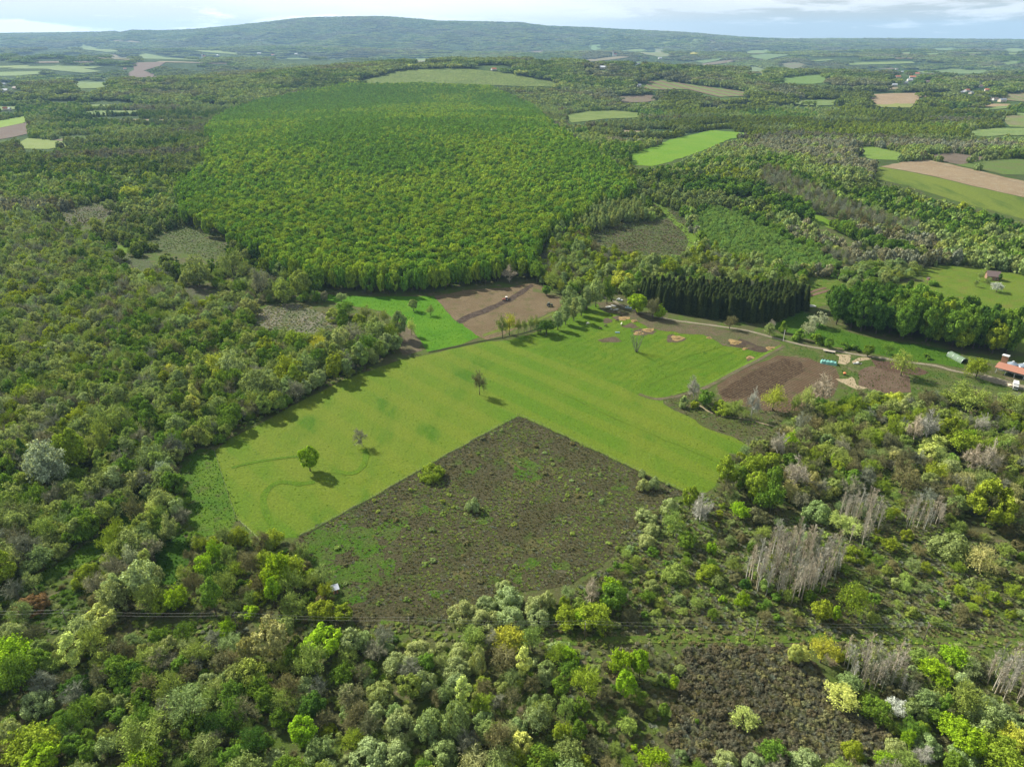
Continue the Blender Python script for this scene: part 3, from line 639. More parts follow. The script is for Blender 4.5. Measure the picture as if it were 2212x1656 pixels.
OVER = [   # lies on the ones above
 ('dirt_strip', P("1286,650 1320,652 1372,668 1450,692 1540,706 1620,722 1695,742 1680,748 1655,760 1610,758 1565,742 1530,728 1480,716 1430,712 1390,700 1350,684 1300,668"), dict(base=(.15, .125, .07), alt=(.12, .13, .05), alt2=(.18, .135, .085), big=9, mid=4, fine=.7, bump=.8, fineamt=.35)),
 ('mud_patch', P("1578,740 1600,733 1625,738 1655,748 1682,748 1676,758 1645,762 1610,757 1590,750"), dict(base=(.085, .062, .045), alt=(.11, .08, .055), big=5, mid=3, fine=.6, bump=1)),
 ('furrow_band', P("985,694 1000,684 1040,668 1080,652 1110,636 1148,614 1153,619 1120,642 1092,656 1050,676 1005,694 992,700"), dict(base=(.085, .06, .045), alt=(.13, .10, .075), big=3, mid=2, fine=.9, bump=1.2, fineamt=.5)),
 ('ploughed_band', P("1550,846 1600,816 1650,790 1690,774 1730,782 1738,800 1690,830 1640,852 1600,860 1565,858"), dict(base=(.125, .080, .042), alt=(.19, .135, .075), big=3, mid=2, fine=1.0, spot=(.24, .18, .11), spotscale=1.6, spotamt=(.58, .66), bump=1.4, fineamt=.5, stripes=(.85, 1.5, (.06, .04, .028), .7))),
 ('green_margin', P("1152,622 1212,636 1208,641 1150,630"), dict(base=(.11, .14, .035), alt=(.14, .13, .05), big=5, fine=.7)),
 ('green_balk', P("1040,722 1092,706 1150,694 1200,672 1204,676 1150,699 1094,711 1042,727"), dict(base=(.12, .17, .02), alt=(.16, .19, .04), big=5, fine=.7)),
]
# hay and dirt spots: (name, x, y, w, h, angle, colours)
SPOTS = [('straw_patch', 1346, 688.5, 22, 9, 0), ('straw_patch', 1369, 694, 15, 6, 0), ('straw_patch', 1399, 712.5, 24, 9, 0), ('straw_patch', 1379, 720, 18, 8, 0), ('straw_patch', 1461, 730, 28, 11, .15),
         ('straw_patch', 1586, 739, 28, 10, -.1), ('straw_patch', 1530, 730, 13, 5, 0), ('straw_patch', 1609, 753.5, 14, 5, 0), ('straw_patch', 1662, 752, 20, 7, 0), ('straw_patch', 1618, 773.5, 17, 6, 0)]
SOILS = [(1320, 734, 48, 11), (1316, 694, 22, 9), (1362, 704, 28, 10), (1392, 717, 46, 17), (1455, 732, 42, 18), (1622, 750, 20, 8), (1340, 687, 26, 9), (1619, 776, 18, 9)]
PATCHES = [(705, 1190, 90, 70), (760, 1160, 110, 60), (810, 1195, 90, 60), (730, 1250, 70, 60), (790, 1240, 80, 60), (690, 1160, 60, 40), (850, 1150, 50, 30), (760, 1290, 60, 40), (850, 1210, 50, 34), (1110, 1015, 40, 26), (1150, 1005, 46, 24), (1170, 1035, 34, 18), (1150, 1210, 50, 30), (1130, 1245, 40, 22), (1210, 1230, 44, 24), (960, 1270, 46, 20), (1060, 1120, 30, 14), (930, 1100, 36, 16), (1250, 1120, 36, 18), (1330, 1060, 30, 14), (1020, 1010, 26, 12)]
DRYS = [(1120, 990, 70, 30), (1160, 1050, 60, 26), (1100, 1040, 40, 26), (1200, 1015, 34, 30), (1080, 1180, 60, 30), (1180, 1170, 70, 30), (890, 1090, 40, 22), (1010, 1230, 60, 30), (1260, 1080, 50, 24)]
SAND = [P("1803,764 1838,766 1840,771 1833,782 1824,787 1810,784 1806,770"), P("1838,779 1864,772 1878,773 1876,778 1857,782 1844,785"),
        P("1808,820 1821,819 1836,821 1844,814 1851,820 1852,829 1876,840 1856,843 1837,837 1827,829 1815,824")]
# ------------------------------------------------------------------ the ground
def build_ground():
    az = np.concatenate([np.radians(np.arange(-180, -62, 3.0)), np.radians(np.arange(-62, 62, .3)), np.radians(np.arange(62, 180.1, 3.0))])
    az = az[:-1]
    r = np.concatenate([[0.5, 12], np.geomspace(30, 24000, 540)])
    A, R_ = np.meshgrid(az, r)
    X = np.sin(A) * R_; Y = np.cos(A) * R_
    Z = h(X, Y)
    na, nr = len(az), len(r)
    v = np.stack([X, Y, Z], -1).reshape(-1, 3)
    i, j = np.meshgrid(np.arange(nr - 1), np.arange(na), indexing='ij')
    j2 = (j + 1) % na
    f = np.stack([i * na + j, (i + 1) * na + j, (i + 1) * na + j2, i * na + j2], -1).reshape(-1, 4)
    # material: rough undergrowth near, woodland far, patches of farmland very far
    m, nt, ns, ls = newmat('ground')
    Pn = worldpos(ns)
    ln = N(ns, 'ShaderNodeVectorMath', operation='LENGTH'); ls.new(Pn, ln.inputs[0])
    near = mixc(ns, ls, ramp(ns, ls, noise(ns, ls, Pn, 1 / 14, 5, .6, .5), .4, .62), (.075, .078, .032), (.065, .10, .018))
    near = mixc(ns, ls, ramp(ns, ls, noise(ns, ls, Pn, 1 / 6, 4, .6), .55, .68), near, (.12, .10, .06))
    mp = N(ns, 'ShaderNodeMapping'); ls.new(Pn, mp.inputs[0]); mp.inputs['Scale'].default_value = (1, .55, 1)
    n1 = noise(ns, ls, mp.outputs[0], 1 / 420, 7, .68, .7)
    n2 = noise(ns, ls, mp.outputs[0], 1 / 1500, 5, .55, .5)
    n3 = noise(ns, ls, Pn, 1 / 26, 5, .8)
    far = mixc(ns, ls, ramp(ns, ls, n1, .4, .6), (.030, .060, .016), (.075, .115, .028))
    far = mixc(ns, ls, ramp(ns, ls, n3, .35, .65), mixc(ns, ls, .5, far, (.01, .02, .006)), far)
    far = mixc(ns, ls, ramp(ns, ls, n2, .60, .64), far, (.16, .20, .07))
    c = mixc(ns, ls, ramp(ns, ls, ln.outputs[1], 480, 1500), near, far)
    g = noise(ns, ls, Pn, 1.3, 5, .75)
    v_ = N(ns, 'ShaderNodeMath', operation='MULTIPLY_ADD'); ls.new(g, v_.inputs[0]); v_.inputs[1].default_value = .9; v_.inputs[2].default_value = .55
    hs = N(ns, 'ShaderNodeHueSaturation'); ls.new(c, hs.inputs['Color']); ls.new(v_.outputs[0], hs.inputs['Value'])
    b = N(ns, 'ShaderNodeBsdfPrincipled'); b.inputs['Roughness'].default_value = 1; b.inputs['Specular IOR Level'].default_value = .05
    ls.new(hs.outputs[0], b.inputs['Base Color'])
    bp = N(ns, 'ShaderNodeBump'); bp.inputs['Strength'].default_value = .8; bp.inputs['Distance'].default_value = .8; ls.new(g, bp.inputs['Height'])
    bp2 = N(ns, 'ShaderNodeBump'); bp2.inputs['Strength'].default_value = 1; ls.new(n3, bp2.inputs['Height']); ls.new(bp.outputs[0], bp2.inputs['Normal'])
    dd = N(ns, 'ShaderNodeMath', operation='MULTIPLY'); ls.new(ramp(ns, ls, ln.outputs[1], 1500, 6000), dd.inputs[0]); dd.inputs[1].default_value = 22.0
    ls.new(dd.outputs[0], bp2.inputs['Distance']); ls.new(bp2.outputs[0], b.inputs['Normal'])
    o = N(ns, 'ShaderNodeOutputMaterial'); ls.new(b.outputs[0], o.inputs[0])
    ob = mesh_obj('ground', v, f, m, smooth=True)
    tag(ob, kind='structure')
build_ground()

_sheet_i = 0
def zoff(y, i): return .02 + .001 * min(i, 150) + 1.2 * sst(500, 2200, y) + 2.0 * sst(2500, 6000, y)
SOFT = {'grass_patch': 9, 'dry_grass_patch': 9, 'reed_marsh': 5, 'reed_clearing': 4, 'green_clearing': 4, 'shrub_clearing': 5, 'bank_clearing': 5, 'marsh': 3, 'dirt_strip': 4, 'mud_patch': 4, 'rough_ground': 3, 'left_lane': 4, 'lane_clearing': 5, 'wood_glade': 4, 'brown_bank': 4, 'scrub_land': 1.2, 'yard_ground': 3, 'bare_soil': 3, 'soil_patch': 2, 'sand_patch': 2}
def sheet(name, pts, mat, label=None, wob=True, kind='structure'):
    soft = SOFT.get(name, 1.0)
    """a sheet laid on the terrain inside an outline given in world metres"""
    global _sheet_i
    _sheet_i += 1
    bd = []
    for (a, b) in zip(pts, pts[1:] + pts[:1]):
        L = math.hypot(b[0] - a[0], b[1] - a[1]); D = max(60, math.hypot((a[0] + b[0]) / 2, (a[1] + b[1]) / 2))
        n = int(min(60, max(1, L / (D * .011))))
        for k in range(n):
            t = k / n; x = a[0] + (b[0] - a[0]) * t; y = a[1] + (b[1] - a[1]) * t
            if wob and D < 1500:
                s = D * .0042 * soft
                sc_ = 5 if soft < 2.5 else 9
                x, y = x + (float(vnoise(x, y, sc_)) - .5) * s + (float(vnoise(x, y, 1.9, 9)) - .5) * s * .4, y + (float(vnoise(x, y, sc_, 3)) - .5) * s + (float(vnoise(x, y, 2.3, 5)) - .5) * s * .4
            bd.append((x, y))
    bd = [Vector(p) for p in bd]
    nb = len(bd)
    arr = np.array([(p.x, p.y) for p in bd])
    mn, mx = arr.min(0), arr.max(0)
    pts2 = list(bd)
    if mx[1] > 500:
        st = max(8.0, (mn[1] + mx[1]) / 2 * .016)
        gx, gy = np.meshgrid(np.arange(mn[0], mx[0], st), np.arange(mn[1], mx[1], st))
        gx = gx.ravel(); gy = gy.ravel(); ok = inpoly(gx, gy, [tuple(q) for q in arr])
        pts2 += [Vector((a, b)) for a, b in zip(gx[ok], gy[ok])]
    r = delaunay_2d_cdt(pts2, [], [list(range(nb))], 1, 1e-4)
    V = np.array([(p.x, p.y) for p in r[0]]); Fc = np.array([list(q) for q in r[2] if len(q) == 3])
    a, b, c = V[Fc[:, 0]], V[Fc[:, 1]], V[Fc[:, 2]]
    cr = (b[:, 0] - a[:, 0]) * (c[:, 1] - a[:, 1]) - (b[:, 1] - a[:, 1]) * (c[:, 0] - a[:, 0])
    Fc[cr < 0] = Fc[cr < 0][:, ::-1]
    Fc = Fc[np.abs(cr) > 1e-5]
    V3 = np.column_stack([V, h(V[:, 0], V[:, 1]) + zoff(V[:, 1], _sheet_i)])
    o = mesh_obj(name, V3, Fc, mat)
    return tag(o, label, kind=kind)
def pxpoly(poly): return [tuple(ground(a, b)) for a, b in poly]
for nm, poly, args in OPEN: sheet(nm, pxpoly(poly), field_mat(nm, **args))
for nm, poly, args in OVER: sheet(nm, pxpoly(poly), field_mat(nm, **args))
m_soil = field_mat('trodden_soil', (.15, .11, .075), (.11, .09, .05), big=4, mid=2, fine=.5, bump=.8, fineamt=.4)
m_straw = field_mat('straw', (.42, .30, .13), (.36, .25, .11), big=3, mid=2, fine=.4, bump=1, fineamt=.4)
m_sand = field_mat('sand', (.46, .38, .24), (.40, .32, .19), big=5, mid=3, fine=.5, bump=.6, spot=(.28, .22, .13), spotscale=3, spotamt=(.6, .7))
def ellipse(px, py, w, hh, seed):
    R = random.Random(seed); out = []
    ph = [R.uniform(0, 6) for _ in range(3)]
    for k in range(28):
        t = 2 * math.pi * k / 28; q = 1 + .14 * math.sin(3 * t + ph[0]) + .09 * math.sin(7 * t + ph[1])
        out.append(tuple(ground(px + math.cos(t) * w / 2 * q, py + math.sin(t) * hh / 2 * q)))
    return out
for i, (a, b, c, d) in enumerate(SOILS): sheet('soil_patch', ellipse(a, b, c, d, i), m_soil)
M_gp = field_mat('grass_patch', (.075, .16, .010), (.10, .14, .03), alt2=(.055, .145, .006), big=9, mid=4, fine=.8, spot=(.10, .095, .045), spotscale=6, spotamt=(.58, .66), bump=1, fineamt=.4)
M_dp = field_mat('dry_grass_patch', (.15, .135, .055), (.12, .12, .04), alt2=(.10, .15, .02), big=9, mid=4, fine=.8, bump=1, fineamt=.45)
PP = []
for i, (a, b, c, d) in enumerate(DRYS): sheet('dry_grass_patch', ellipse(a, b, c, d, 80 + i), M_dp)
for i, (a, b, c, d) in enumerate(PATCHES): sheet('grass_patch', ellipse(a, b, c, d, 50 + i), M_gp); PP.append([(a + math.cos(t) * c / 2, b + math.sin(t) * d / 2) for t in np.linspace(0, 6.28, 14)])
for i, q in enumerate(SAND): sheet('sand_patch', pxpoly(q), m_sand)
# paths: centre lines in the picture of the place, width in metres
def ribbon(name, line, width, mat):
    if len(line) > 2 and width < 4:     # smooth curve through the points
        L0 = [np.array(q, float) for q in line]; L0 = [2 * L0[0] - L0[1]] + L0 + [2 * L0[-1] - L0[-2]]; out = []
        for i in range(1, len(L0) - 2):
            for t in (0, .25, .5, .75):
                a, b, c_, d = L0[i - 1:i + 3]; out.append(.5 * ((2 * b) + (c_ - a) * t + (2 * a - 5 * b + 4 * c_ - d) * t * t + (3 * b - a - 3 * c_ + d) * t ** 3))
        line = out + [L0[-2]]
    c = [ground(a, b) for a, b in line]
    L, R_ = [], []
    for i in range(len(c)):
        a = c[max(i - 1, 0)]; b = c[min(i + 1, len(c) - 1)]; t = (b - a) / np.linalg.norm(b - a); n = np.array([-t[1], t[0]])
        w = width * (1 + .12 * math.sin(i * 1.7))
        L.append(tuple(c[i] + n * w / 2)); R_.append(tuple(c[i] - n * w / 2))
    return sheet(name, L + R_[::-1], mat, wob=width < 1.2)
m_road = field_mat('road', (.33, .29, .21), (.27, .24, .16), big=6, mid=3, fine=.5, bump=.4, spot=(.22, .22, .10), spotscale=5)
m_track = field_mat('track', (.17, .14, .09), (.13, .13, .05), big=5, mid=2, fine=.5, bump=.6)
m_gtrack = field_mat('grass_track', (.14, .24, .02), (.12, .20, .015), big=12, fine=.8, bump=.4)
m_path = field_mat('path', (.12, .15, .035), (.09, .165, .014), big=5, mid=2, fine=.5, bump=.6)
m_furrow = field_mat('furrow', (.092, .165, .009), (.135, .21, .012), big=12, mid=2, fine=.5, bump=.6)
m_lush = field_mat('lush_grass', (.100, .197, .008), (.118, .21, .010), big=14, mid=4, fine=.8, alt2=(.118, .212, .010), bump=.7)
ribbon('road', P("1304,642 1325,650 1350,664 1372,672 1410,682 1450,691 1500,698 1560,706 1620,716 1690,735 1745,748 1800,757 1850,766 1900,773 1960,782 2020,790 2055,800 2095,808 2125,814"), 2.5, m_road)
ribbon('road', P("2120,813 2150,822 2180,830 2212,838 2300,858"), 7.5, m_road)
ribbon('track', P("1690,748 1640,776 1590,802 1530,834 1495,848 1450,858 1420,862 1395,857 1380,851"), 2.4, m_track)
ribbon('grass_verge', P("1684,747 1630,776 1580,801 1520,832 1450,853"), 1.6, m_gtrack)
ribbon('grass_track', P("1400,428 1426,443 1443,463 1458,481 1484,501 1496,521 1491,538 1476,553 1461,572"), 7, m_gtrack)
ribbon('grass_track', P("1462,483 1485,492 1502,510 1508,530"), 6, m_gtrack)
ribbon('path', P("820,1345 1000,1378 1260,1384 1500,1378 1640,1382 1800,1376 1960,1382 2211,1388 2330,1392"), 3.2, m_path)
ribbon('furrow', P("1150,822 1240,862 1330,905 1400,935 1480,968 1560,1003"), .6, m_furrow)
ribbon('furrow', P("1422,792 1500,765 1570,745 1600,728"), .35, m_furrow)
ribbon('furrow', P("1400,830 1500,792 1560,768 1620,745"), .35, m_furrow)
ribbon('furrow', P("602,1160 575,1110 570,1070 600,1042 648,1045 680,1040"), 2.6, m_lush)
ribbon('furrow', P("722,1018 760,1022 782,1008 790,985 786,970"), 2.6, m_lush)
ribbon('furrow', P("500,1010 540,1000 600,990 650,985"), 1.6, m_lush)
ribbon('track', P("1700,930 1650,915 1600,903 1550,898 1510,876"), 1.0, m_sand)
ribbon('ditch_bank', P("925,761 980,750 1035,738 1095,728 1150,714 1205,692"), 1.8, field_mat('ditch_bank', (.035, .05, .012), (.05, .06, .02), big=4, fine=.5, bump=1))
ribbon('meadow_edge', P("645,1159 700,1132 802,1077 932,1002 1062,930 1120,900"), .9, field_mat('meadow_edge', (.05, .06, .02), (.06, .08, .02), big=4, fine=.5, bump=1))
ribbon('meadow_edge', P("1120,899 1210,939 1300,982 1400,1029 1482,1065"), .9, bpy.data.materials['meadow_edge'])
ribbon('hill_track', P("2040,618 2075,634 2110,652 2160,682 2211,712 2330,780"), .9, m_furrow)
ribbon('field_balk', P("2010,352 2100,372 2211,398"), 1.2, bpy.data.materials['brown_fallow'])
for i, (nm, a, b, c, d, e) in enumerate(SPOTS):
    sheet('straw_patch', ellipse(a, b, c, d, 40 + i), m_straw)
OPENPOLY = [q[1] for q in OPEN if q[0] not in ('scrub_land', 'shrub_field', 'rough_ground', 'yard_ground', 'garden_ground', 'marsh', 'shrub_clearing')]

# ------------------------------------------------------------------ scattering the woods
ZONES = [
 dict(n='central_wood', poly=P("396,488 384,440 396,408 430,392 466,372 440,352 466,322 442,296 470,266 510,246 560,228 740,192 900,186 1050,192 1150,240 1200,290 1290,350 1362,408 1372,430 1335,452 1290,456 1252,492 1205,502 1172,545 1152,602 1060,614 930,630 800,640 700,628 596,598 578,572 520,550 476,536 430,508 402,492"),
      sp=6.0, kinds='o', tints=[('forest', 10), ('forestlime', 4)], r=(2.7, 4.7), asp=2.2, th=2.1, ph='of the large dense wood on the hill behind the meadow', patch=120),
 dict(n='spruce_block', poly=P("1378,642 1480,641 1600,648 1735,655 1745,670 1700,690 1640,697 1560,691 1450,676 1385,657"), sp=3.6, kinds='e', tints=[('spruce', 1)], r=(2.6, 3.3), asp=4.9, ph='in the dark spruce block beside the road'),
 dict(n='grove', poly=P("1785,698 1800,676 1850,668 1950,680 2050,705 2140,730 2190,747 2183,765 2100,763 2012,742 1902,727"), sp=5.9, kinds='o', tints=[('dark', 5), ('green', 5), ('limeolive', 1)], r=(4.6, 7.0), asp=3.0, th=1.1, ph='in the tall grove between the two hill meadows', patch=25),
 dict(n='plantation', poly=P("1491,478 1533,455 1571,458 1621,488 1721,538 1771,555 1821,573 1796,592 1671,588 1596,568 1516,533 1508,516"), sp=3.6, kinds='r', tints=[('youngwood', 1)], r=(1.7, 2.5), asp=2.3, ph='in the young plantation behind the spruces'),
 dict(n='stand1', poly=P("1655,1200 1720,1180 1790,1200 1835,1230 1820,1262 1740,1300 1650,1290 1605,1255"), sp=2.35, kinds='p', tints=[('whitegrey', 5), ('grey', 1)], r=(1.0, 1.6), asp=9.0, ph='in the pale poplar stand above the power line'),
 dict(n='stand2', poly=P("1790,1140 1820,1095 1880,1100 1905,1135 1870,1190 1810,1165"), sp=2.35, kinds='p', tints=[('whitegrey', 5), ('grey', 1)], r=(.9, 1.5), asp=8.5, ph='in the small poplar stand behind the pale stand'),
 dict(n='stand3', poly=P("1945,1120 2000,1105 2042,1125 1990,1160 1950,1150"), sp=2.35, kinds='p', tints=[('whitegrey', 5), ('grey', 1)], r=(.9, 1.4), asp=8.0, ph='in the poplar clump in the right-hand wood'),
 dict(n='stand4', poly=P("1820,1440 1880,1428 1955,1440 1950,1490 1880,1510 1835,1490"), sp=2.35, kinds='p', tints=[('whitegrey', 4), ('grey', 2)], r=(.9, 1.5), asp=8.0, ph='in the poplar stand below the power line'),
 dict(n='stand5', poly=P("2105,1470 2180,1450 2320,1450 2320,1530 2150,1525"), sp=2.35, kinds='p', tints=[('whitegrey', 5), ('grey', 1)], r=(1.0, 1.7), asp=8.5, ph='in the poplar stand at the right edge, below the power line'),
 dict(n='bare_row', keep=.6, poly=P("1640,372 1700,385 1800,440 1900,470 1990,500 2000,515 1900,505 1800,480 1700,440 1640,400"), sp=5, kinds='ssp', tints=[('grey', 3), ('brown', 1), ('greygreen', 1)], r=(2.0, 3.2), asp=3.6, ph='in the pale bare belt on the slope'),
 dict(n='bare_row2', poly=P("1700,545 1760,548 1830,560 1850,580 1780,575 1720,565"), sp=5, kinds='ssp', tints=[('grey', 3), ('greygreen', 1)], r=(1.8, 2.8), asp=3.6, ph='in the pale bare belt behind the spruces'),
 dict(n='dark_row', poly=P("1470,415 1530,400 1600,412 1680,440 1760,475 1850,510 1960,552 1960,566 1850,534 1760,497 1680,460 1600,432 1530,424 1480,430"), sp=6.5, kinds='o', tints=[('green', 3), ('dark', 2)], r=(4, 6), asp=2, ph='in the dark belt of trees on the slope'),
 dict(n='dark_row2', poly=P("1580,462 1630,478 1700,520 1760,545 1830,575 1820,585 1740,556 1690,538 1620,500 1575,475"), sp=7.5, kinds='or', tints=[('green', 3), ('dark', 2)], r=(3.5, 5), asp=2, ph='in the tree row beside the plantation'),
 dict(n='cypress_wood', poly=P("1240,500 1262,470 1300,458 1340,455 1392,440 1400,480 1330,490 1262,510"), sp=5.2, kinds='t', tints=[('greygreen', 3), ('budgreen', 1)], r=(2.4, 3.4), asp=4.2, ph='at the right foot of the hill wood'),
 dict(n='left_wood', poly=P("-350,472 100,475 125,486 175,492 172,516 225,538 285,552 236,594 300,602 350,590 369,625 411,652 453,652 545,662 545,695 590,718 640,724 700,718 735,704 760,716 850,724 866,768 750,812 640,868 560,911 500,941 455,969 395,984 388,1055 402,1135 436,1162 415,1170 395,1150 330,1190 340,1262 380,1266 400,1300 300,1345 -350,1345"),
      sp=4.7, kinds='rrrsswtob', tints=[('green', 4), ('budgreen', 3), ('olive', 5), ('greygreen', 9), ('grey', 3), ('sage', 3), ('limeolive', 2)], r=(2.5, 4.6), asp=2.2, ph='in the woodland along the left side of the meadow', patch=28),
 dict(n='shed_wood', poly=P("400,1168 436,1164 500,1150 560,1168 620,1172 668,1200 672,1240 700,1262 730,1300 768,1345 400,1345 385,1266"), sp=4.6, kinds='rssdw', tints=[('dark', 1), ('olive', 3), ('limeolive', 3), ('brown', 3), ('budgreen', 2)], r=(1.8, 3.4), asp=2.0, ph='in the thicket beside the white roofed shed', patch=14),
 dict(n='front_wood', poly=P("-350,1385 300,1372 780,1382 830,1392 1000,1385 1180,1392 1225,1405 1205,1500 1260,1660 1300,1950 -350,1950"), sp=4.2, kinds='rrsswwdb', tints=[('dark', 1), ('green', 4), ('olive', 4), ('greygreen', 6), ('brown', 3), ('budgreen', 3), ('sage', 3), ('limeolive', 2)], r=(1.8, 3.7), asp=2.0, ph='in the wood below the power line', patch=16),
 dict(n='right_wood', poly=P("1562,1018 1582,988 1628,970 1665,935 1705,908 1800,868 1850,858 1980,858 2150,866 2420,900 2420,1180 2211,1165 2100,1160 1950,1110 1900,1075 1800,1080 1700,1105 1640,1100 1560,1095 1545,1060"), sp=4.9, kinds='rssswbo', tints=[('green', 1), ('limeolive', 3), ('olive', 5), ('budgreen', 3), ('brown', 5), ('grey', 1), ('greygreen', 2), ('tan', 1)], r=(2.0, 4.0), asp=2.1, ph='in the wood between the farm and the pale poplars', patch=24),
 dict(n='right_mix', poly=P("1490,1075 1545,1062 1600,1100 1700,1110 1900,1080 2100,1165 2420,1190 2420,1375 1200,1360 1215,1290 1300,1225 1350,1170 1385,1122 1440,1088"), sp=5.2, kinds='wddsr', tints=[('green', 2), ('olive', 3), ('brown', 4), ('greygreen', 3), ('limeolive', 2)], r=(1.3, 2.6), asp=1.7, ph='on the scrubby ground around the pale poplars', patch=20),
 dict(n='mid_mix', poly=P("1205,1405 1480,1405 1470,1500 1440,1600 1300,1950 1262,1660 1212,1500"), sp=5.5, kinds='rsdw', tints=[('green', 2), ('olive', 3), ('brown', 4), ('greygreen', 2), ('limeolive', 1)], r=(1.2, 2.6), asp=1.9, ph='between the willow thicket and the brown shrub field', patch=14),
 dict(n='corner_wood', poly=P("1820,1395 2420,1400 2420,1950 1340,1950 1440,1645 1560,1630 1960,1630 1900,1560 1810,1500"), sp=4.8, kinds='rwwsbd', tints=[('green', 3), ('limeolive', 2), ('olive', 3), ('greygreen', 4), ('brown', 3), ('sage', 3)], r=(1.8, 3.2), asp=1.9, ph='in the wood below the power line, right of the brown shrub field', patch=16),
 dict(n='hedge_wood', poly=P("1150,604 1180,545 1215,510 1262,512 1290,548 1330,560 1400,566 1460,570 1500,560 1520,540 1596,570 1671,592 1740,600 1740,640 1600,640 1480,634 1370,636 1330,640 1290,640 1240,655 1205,640 1180,618"), sp=5.6, kinds='rswto', tints=[('green', 2), ('olive', 3), ('greygreen', 5), ('brown', 2), ('limeolive', 3), ('grey', 1)], r=(2.4, 4.3), asp=2.2, ph='in the belt of trees behind the dark spruces', patch=30),
 dict(n='hill_edge_wood', poly=P("1796,594 1825,575 1900,572 1970,580 1990,605 1925,608 1905,620 1870,640 1850,640 1820,610"), sp=5.6, kinds='rw', tints=[('green', 2), ('greygreen', 5), ('olive', 2)], r=(2.6, 4.3), asp=2.0, ph='in the trees above the tall grove', patch=30),
 dict(n='bank_wood', poly=P("560,598 600,600 700,630 745,650 735,665 640,652 600,655 545,662 500,640 463,625 430,612 460,600 500,580 540,575"), sp=5.6, kinds='rsw', tints=[('green', 3), ('olive', 2), ('greygreen', 3), ('grey', 2)], r=(2.2, 4.0), asp=2.1, ph='around the pale marsh at the left foot of the hill wood', patch=24),
]
BR = [  # low brown brush and grass tufts: zone polygon, spacing, size, tints
 (P("1480,1405 1700,1400 1750,1440 1800,1500 1900,1560 1960,1625 1700,1650 1500,1650 1440,1600 1470,1500"), 1.5, (.9, 1.5), [('brown', 5), ('grey', 3)], 1.3),
 (OPEN[-1][1], 4.6, (.6, 1.5), [('brown', 4), ('olive', 3), ('greygreen', 3)], .22),
 ([q for q in OPEN if q[0] == 'reed_clearing'][0][1], 2.4, (.6, 1.4), [('brown', 3), ('greygreen', 4), ('tan', 2)], .8),
 (OPEN[-1][1], 1.15, (.4, .85), [('brown', 6), ('grey', 3), ('olive', 3), ('budgreen', 2)], 1.0),
 (P("1480,1405 1700,1400 1750,1440 1800,1500 1900,1560 1960,1625 1700,1650 1500,1650 1440,1600 1470,1500"), 1.6, (1.1, 1.7), [('brushgrey', 6), ('brown', 2)], 1.7),
 (ZONES[18]['poly'], 1.2, (.5, 1.25), [('brown', 5), ('olive', 3), ('grey', 3), ('greygreen', 2), ('budgreen', 2)], 1.3),
 (P("-300,1342 770,1345 960,1348 1200,1362 2420,1375 2420,1402 1220,1402 780,1380 -300,1384"), 1.6, (.5, 1.0), [('brown', 4), ('olive', 3), ('grey', 1)], .9),
 (ZONES[19]['poly'], 1.7, (.7, 1.4), [('brown', 5), ('grey', 2), ('olive', 2)], .9),
 (ZONES[20]['poly'], 2.0, (.8, 1.6), [('brown', 4), ('olive', 3), ('budgreen', 2)], .8),
 (ZONES[17]['poly'], 2.2, (.8, 1.8), [('brown', 4), ('olive', 3), ('budgreen', 3)], .8),
 (ZONES[16]['poly'], 2.1, (.9, 1.7), [('olive', 4), ('brown', 3), ('green', 2), ('greygreen', 2)], .8),
 (ZONES[15]['poly'], 2.0, (.8, 1.6), [('olive', 4), ('brown', 4), ('budgreen', 2)], .85),
 (ZONES[14]['poly'], 2.8, (1.1, 2.0), [('olive', 3), ('brown', 3), ('green', 3), ('greygreen', 2)], .75),
 (OPEN[5][1], 1.9, (.4, .9), [('brown', 4), ('olive', 3), ('greygreen', 2)], .8),
 ([q for q in OPEN if q[0] == 'marsh'][0][1], 2.1, (.6, 1.4), [('brown', 4), ('greygreen', 5), ('grey', 1)], .9),
 ([q for q in OPEN if q[0] == 'reed_marsh'][0][1], 1.7, (.5, 1.0), [('tan', 4), ('grey', 3), ('greygreen', 5)], 1.0),
 ([q for q in OPEN if q[0] == 'green_clearing'][0][1], 2.0, (.5, 1.1), [('greygreen', 5), ('olive', 3), ('grey', 1)], .9),
]
def pick(tl, x, y, n, patch):
    w = np.array([q[1] for q in tl], float); cw = np.cumsum(w) / w.sum()
    u = rng.random(n)
    if patch:
        v = np.clip((vnoise(x, y, patch, 7) - .5) * 1.7 + .5, 0, .999)
        u = np.clip(.5 * v + .5 * u, 0, .9999); r_ = np.argsort(np.argsort(u)) / max(n, 1)
        u = r_ * .999
    return np.searchsorted(cw, u)
def jitter_grid(poly, sp, edge=1):
    g = np.array(pxpoly(poly)); mn, mx = g.min(0), g.max(0)
    gx, gy = np.meshgrid(np.arange(mn[0], mx[0], sp), np.arange(mn[1], mx[1], sp * .87))
    gx = gx + (np.arange(gx.shape[0]) % 2)[:, None] * sp / 2; jt = .38 if sp > 2.25 else .75
    x = gx.ravel() + rng.uniform(-jt, jt, gx.size) * sp; y = gy.ravel() + rng.uniform(-jt, jt, gx.size) * sp
    z = h(x, y); px, py, dep = project(x, y, z)
    wx = (vnoise(x, y, 16, 2) - .5) * 9000 / dep; wy = (vnoise(x, y, 16, 8) - .5) * 4500 / dep
    ok = inpoly(px + wx * edge, py + wy * edge, poly) & (y > 20)
    return x[ok], y[ok], px[ok], py[ok]
STUFF = {}    # name -> list of arrays
PLIST = [(k, i) for k in sorted(PROTO) for i in range(len(PROTO[k]))]
PIDX = {p: n for n, p in enumerate(PLIST)}
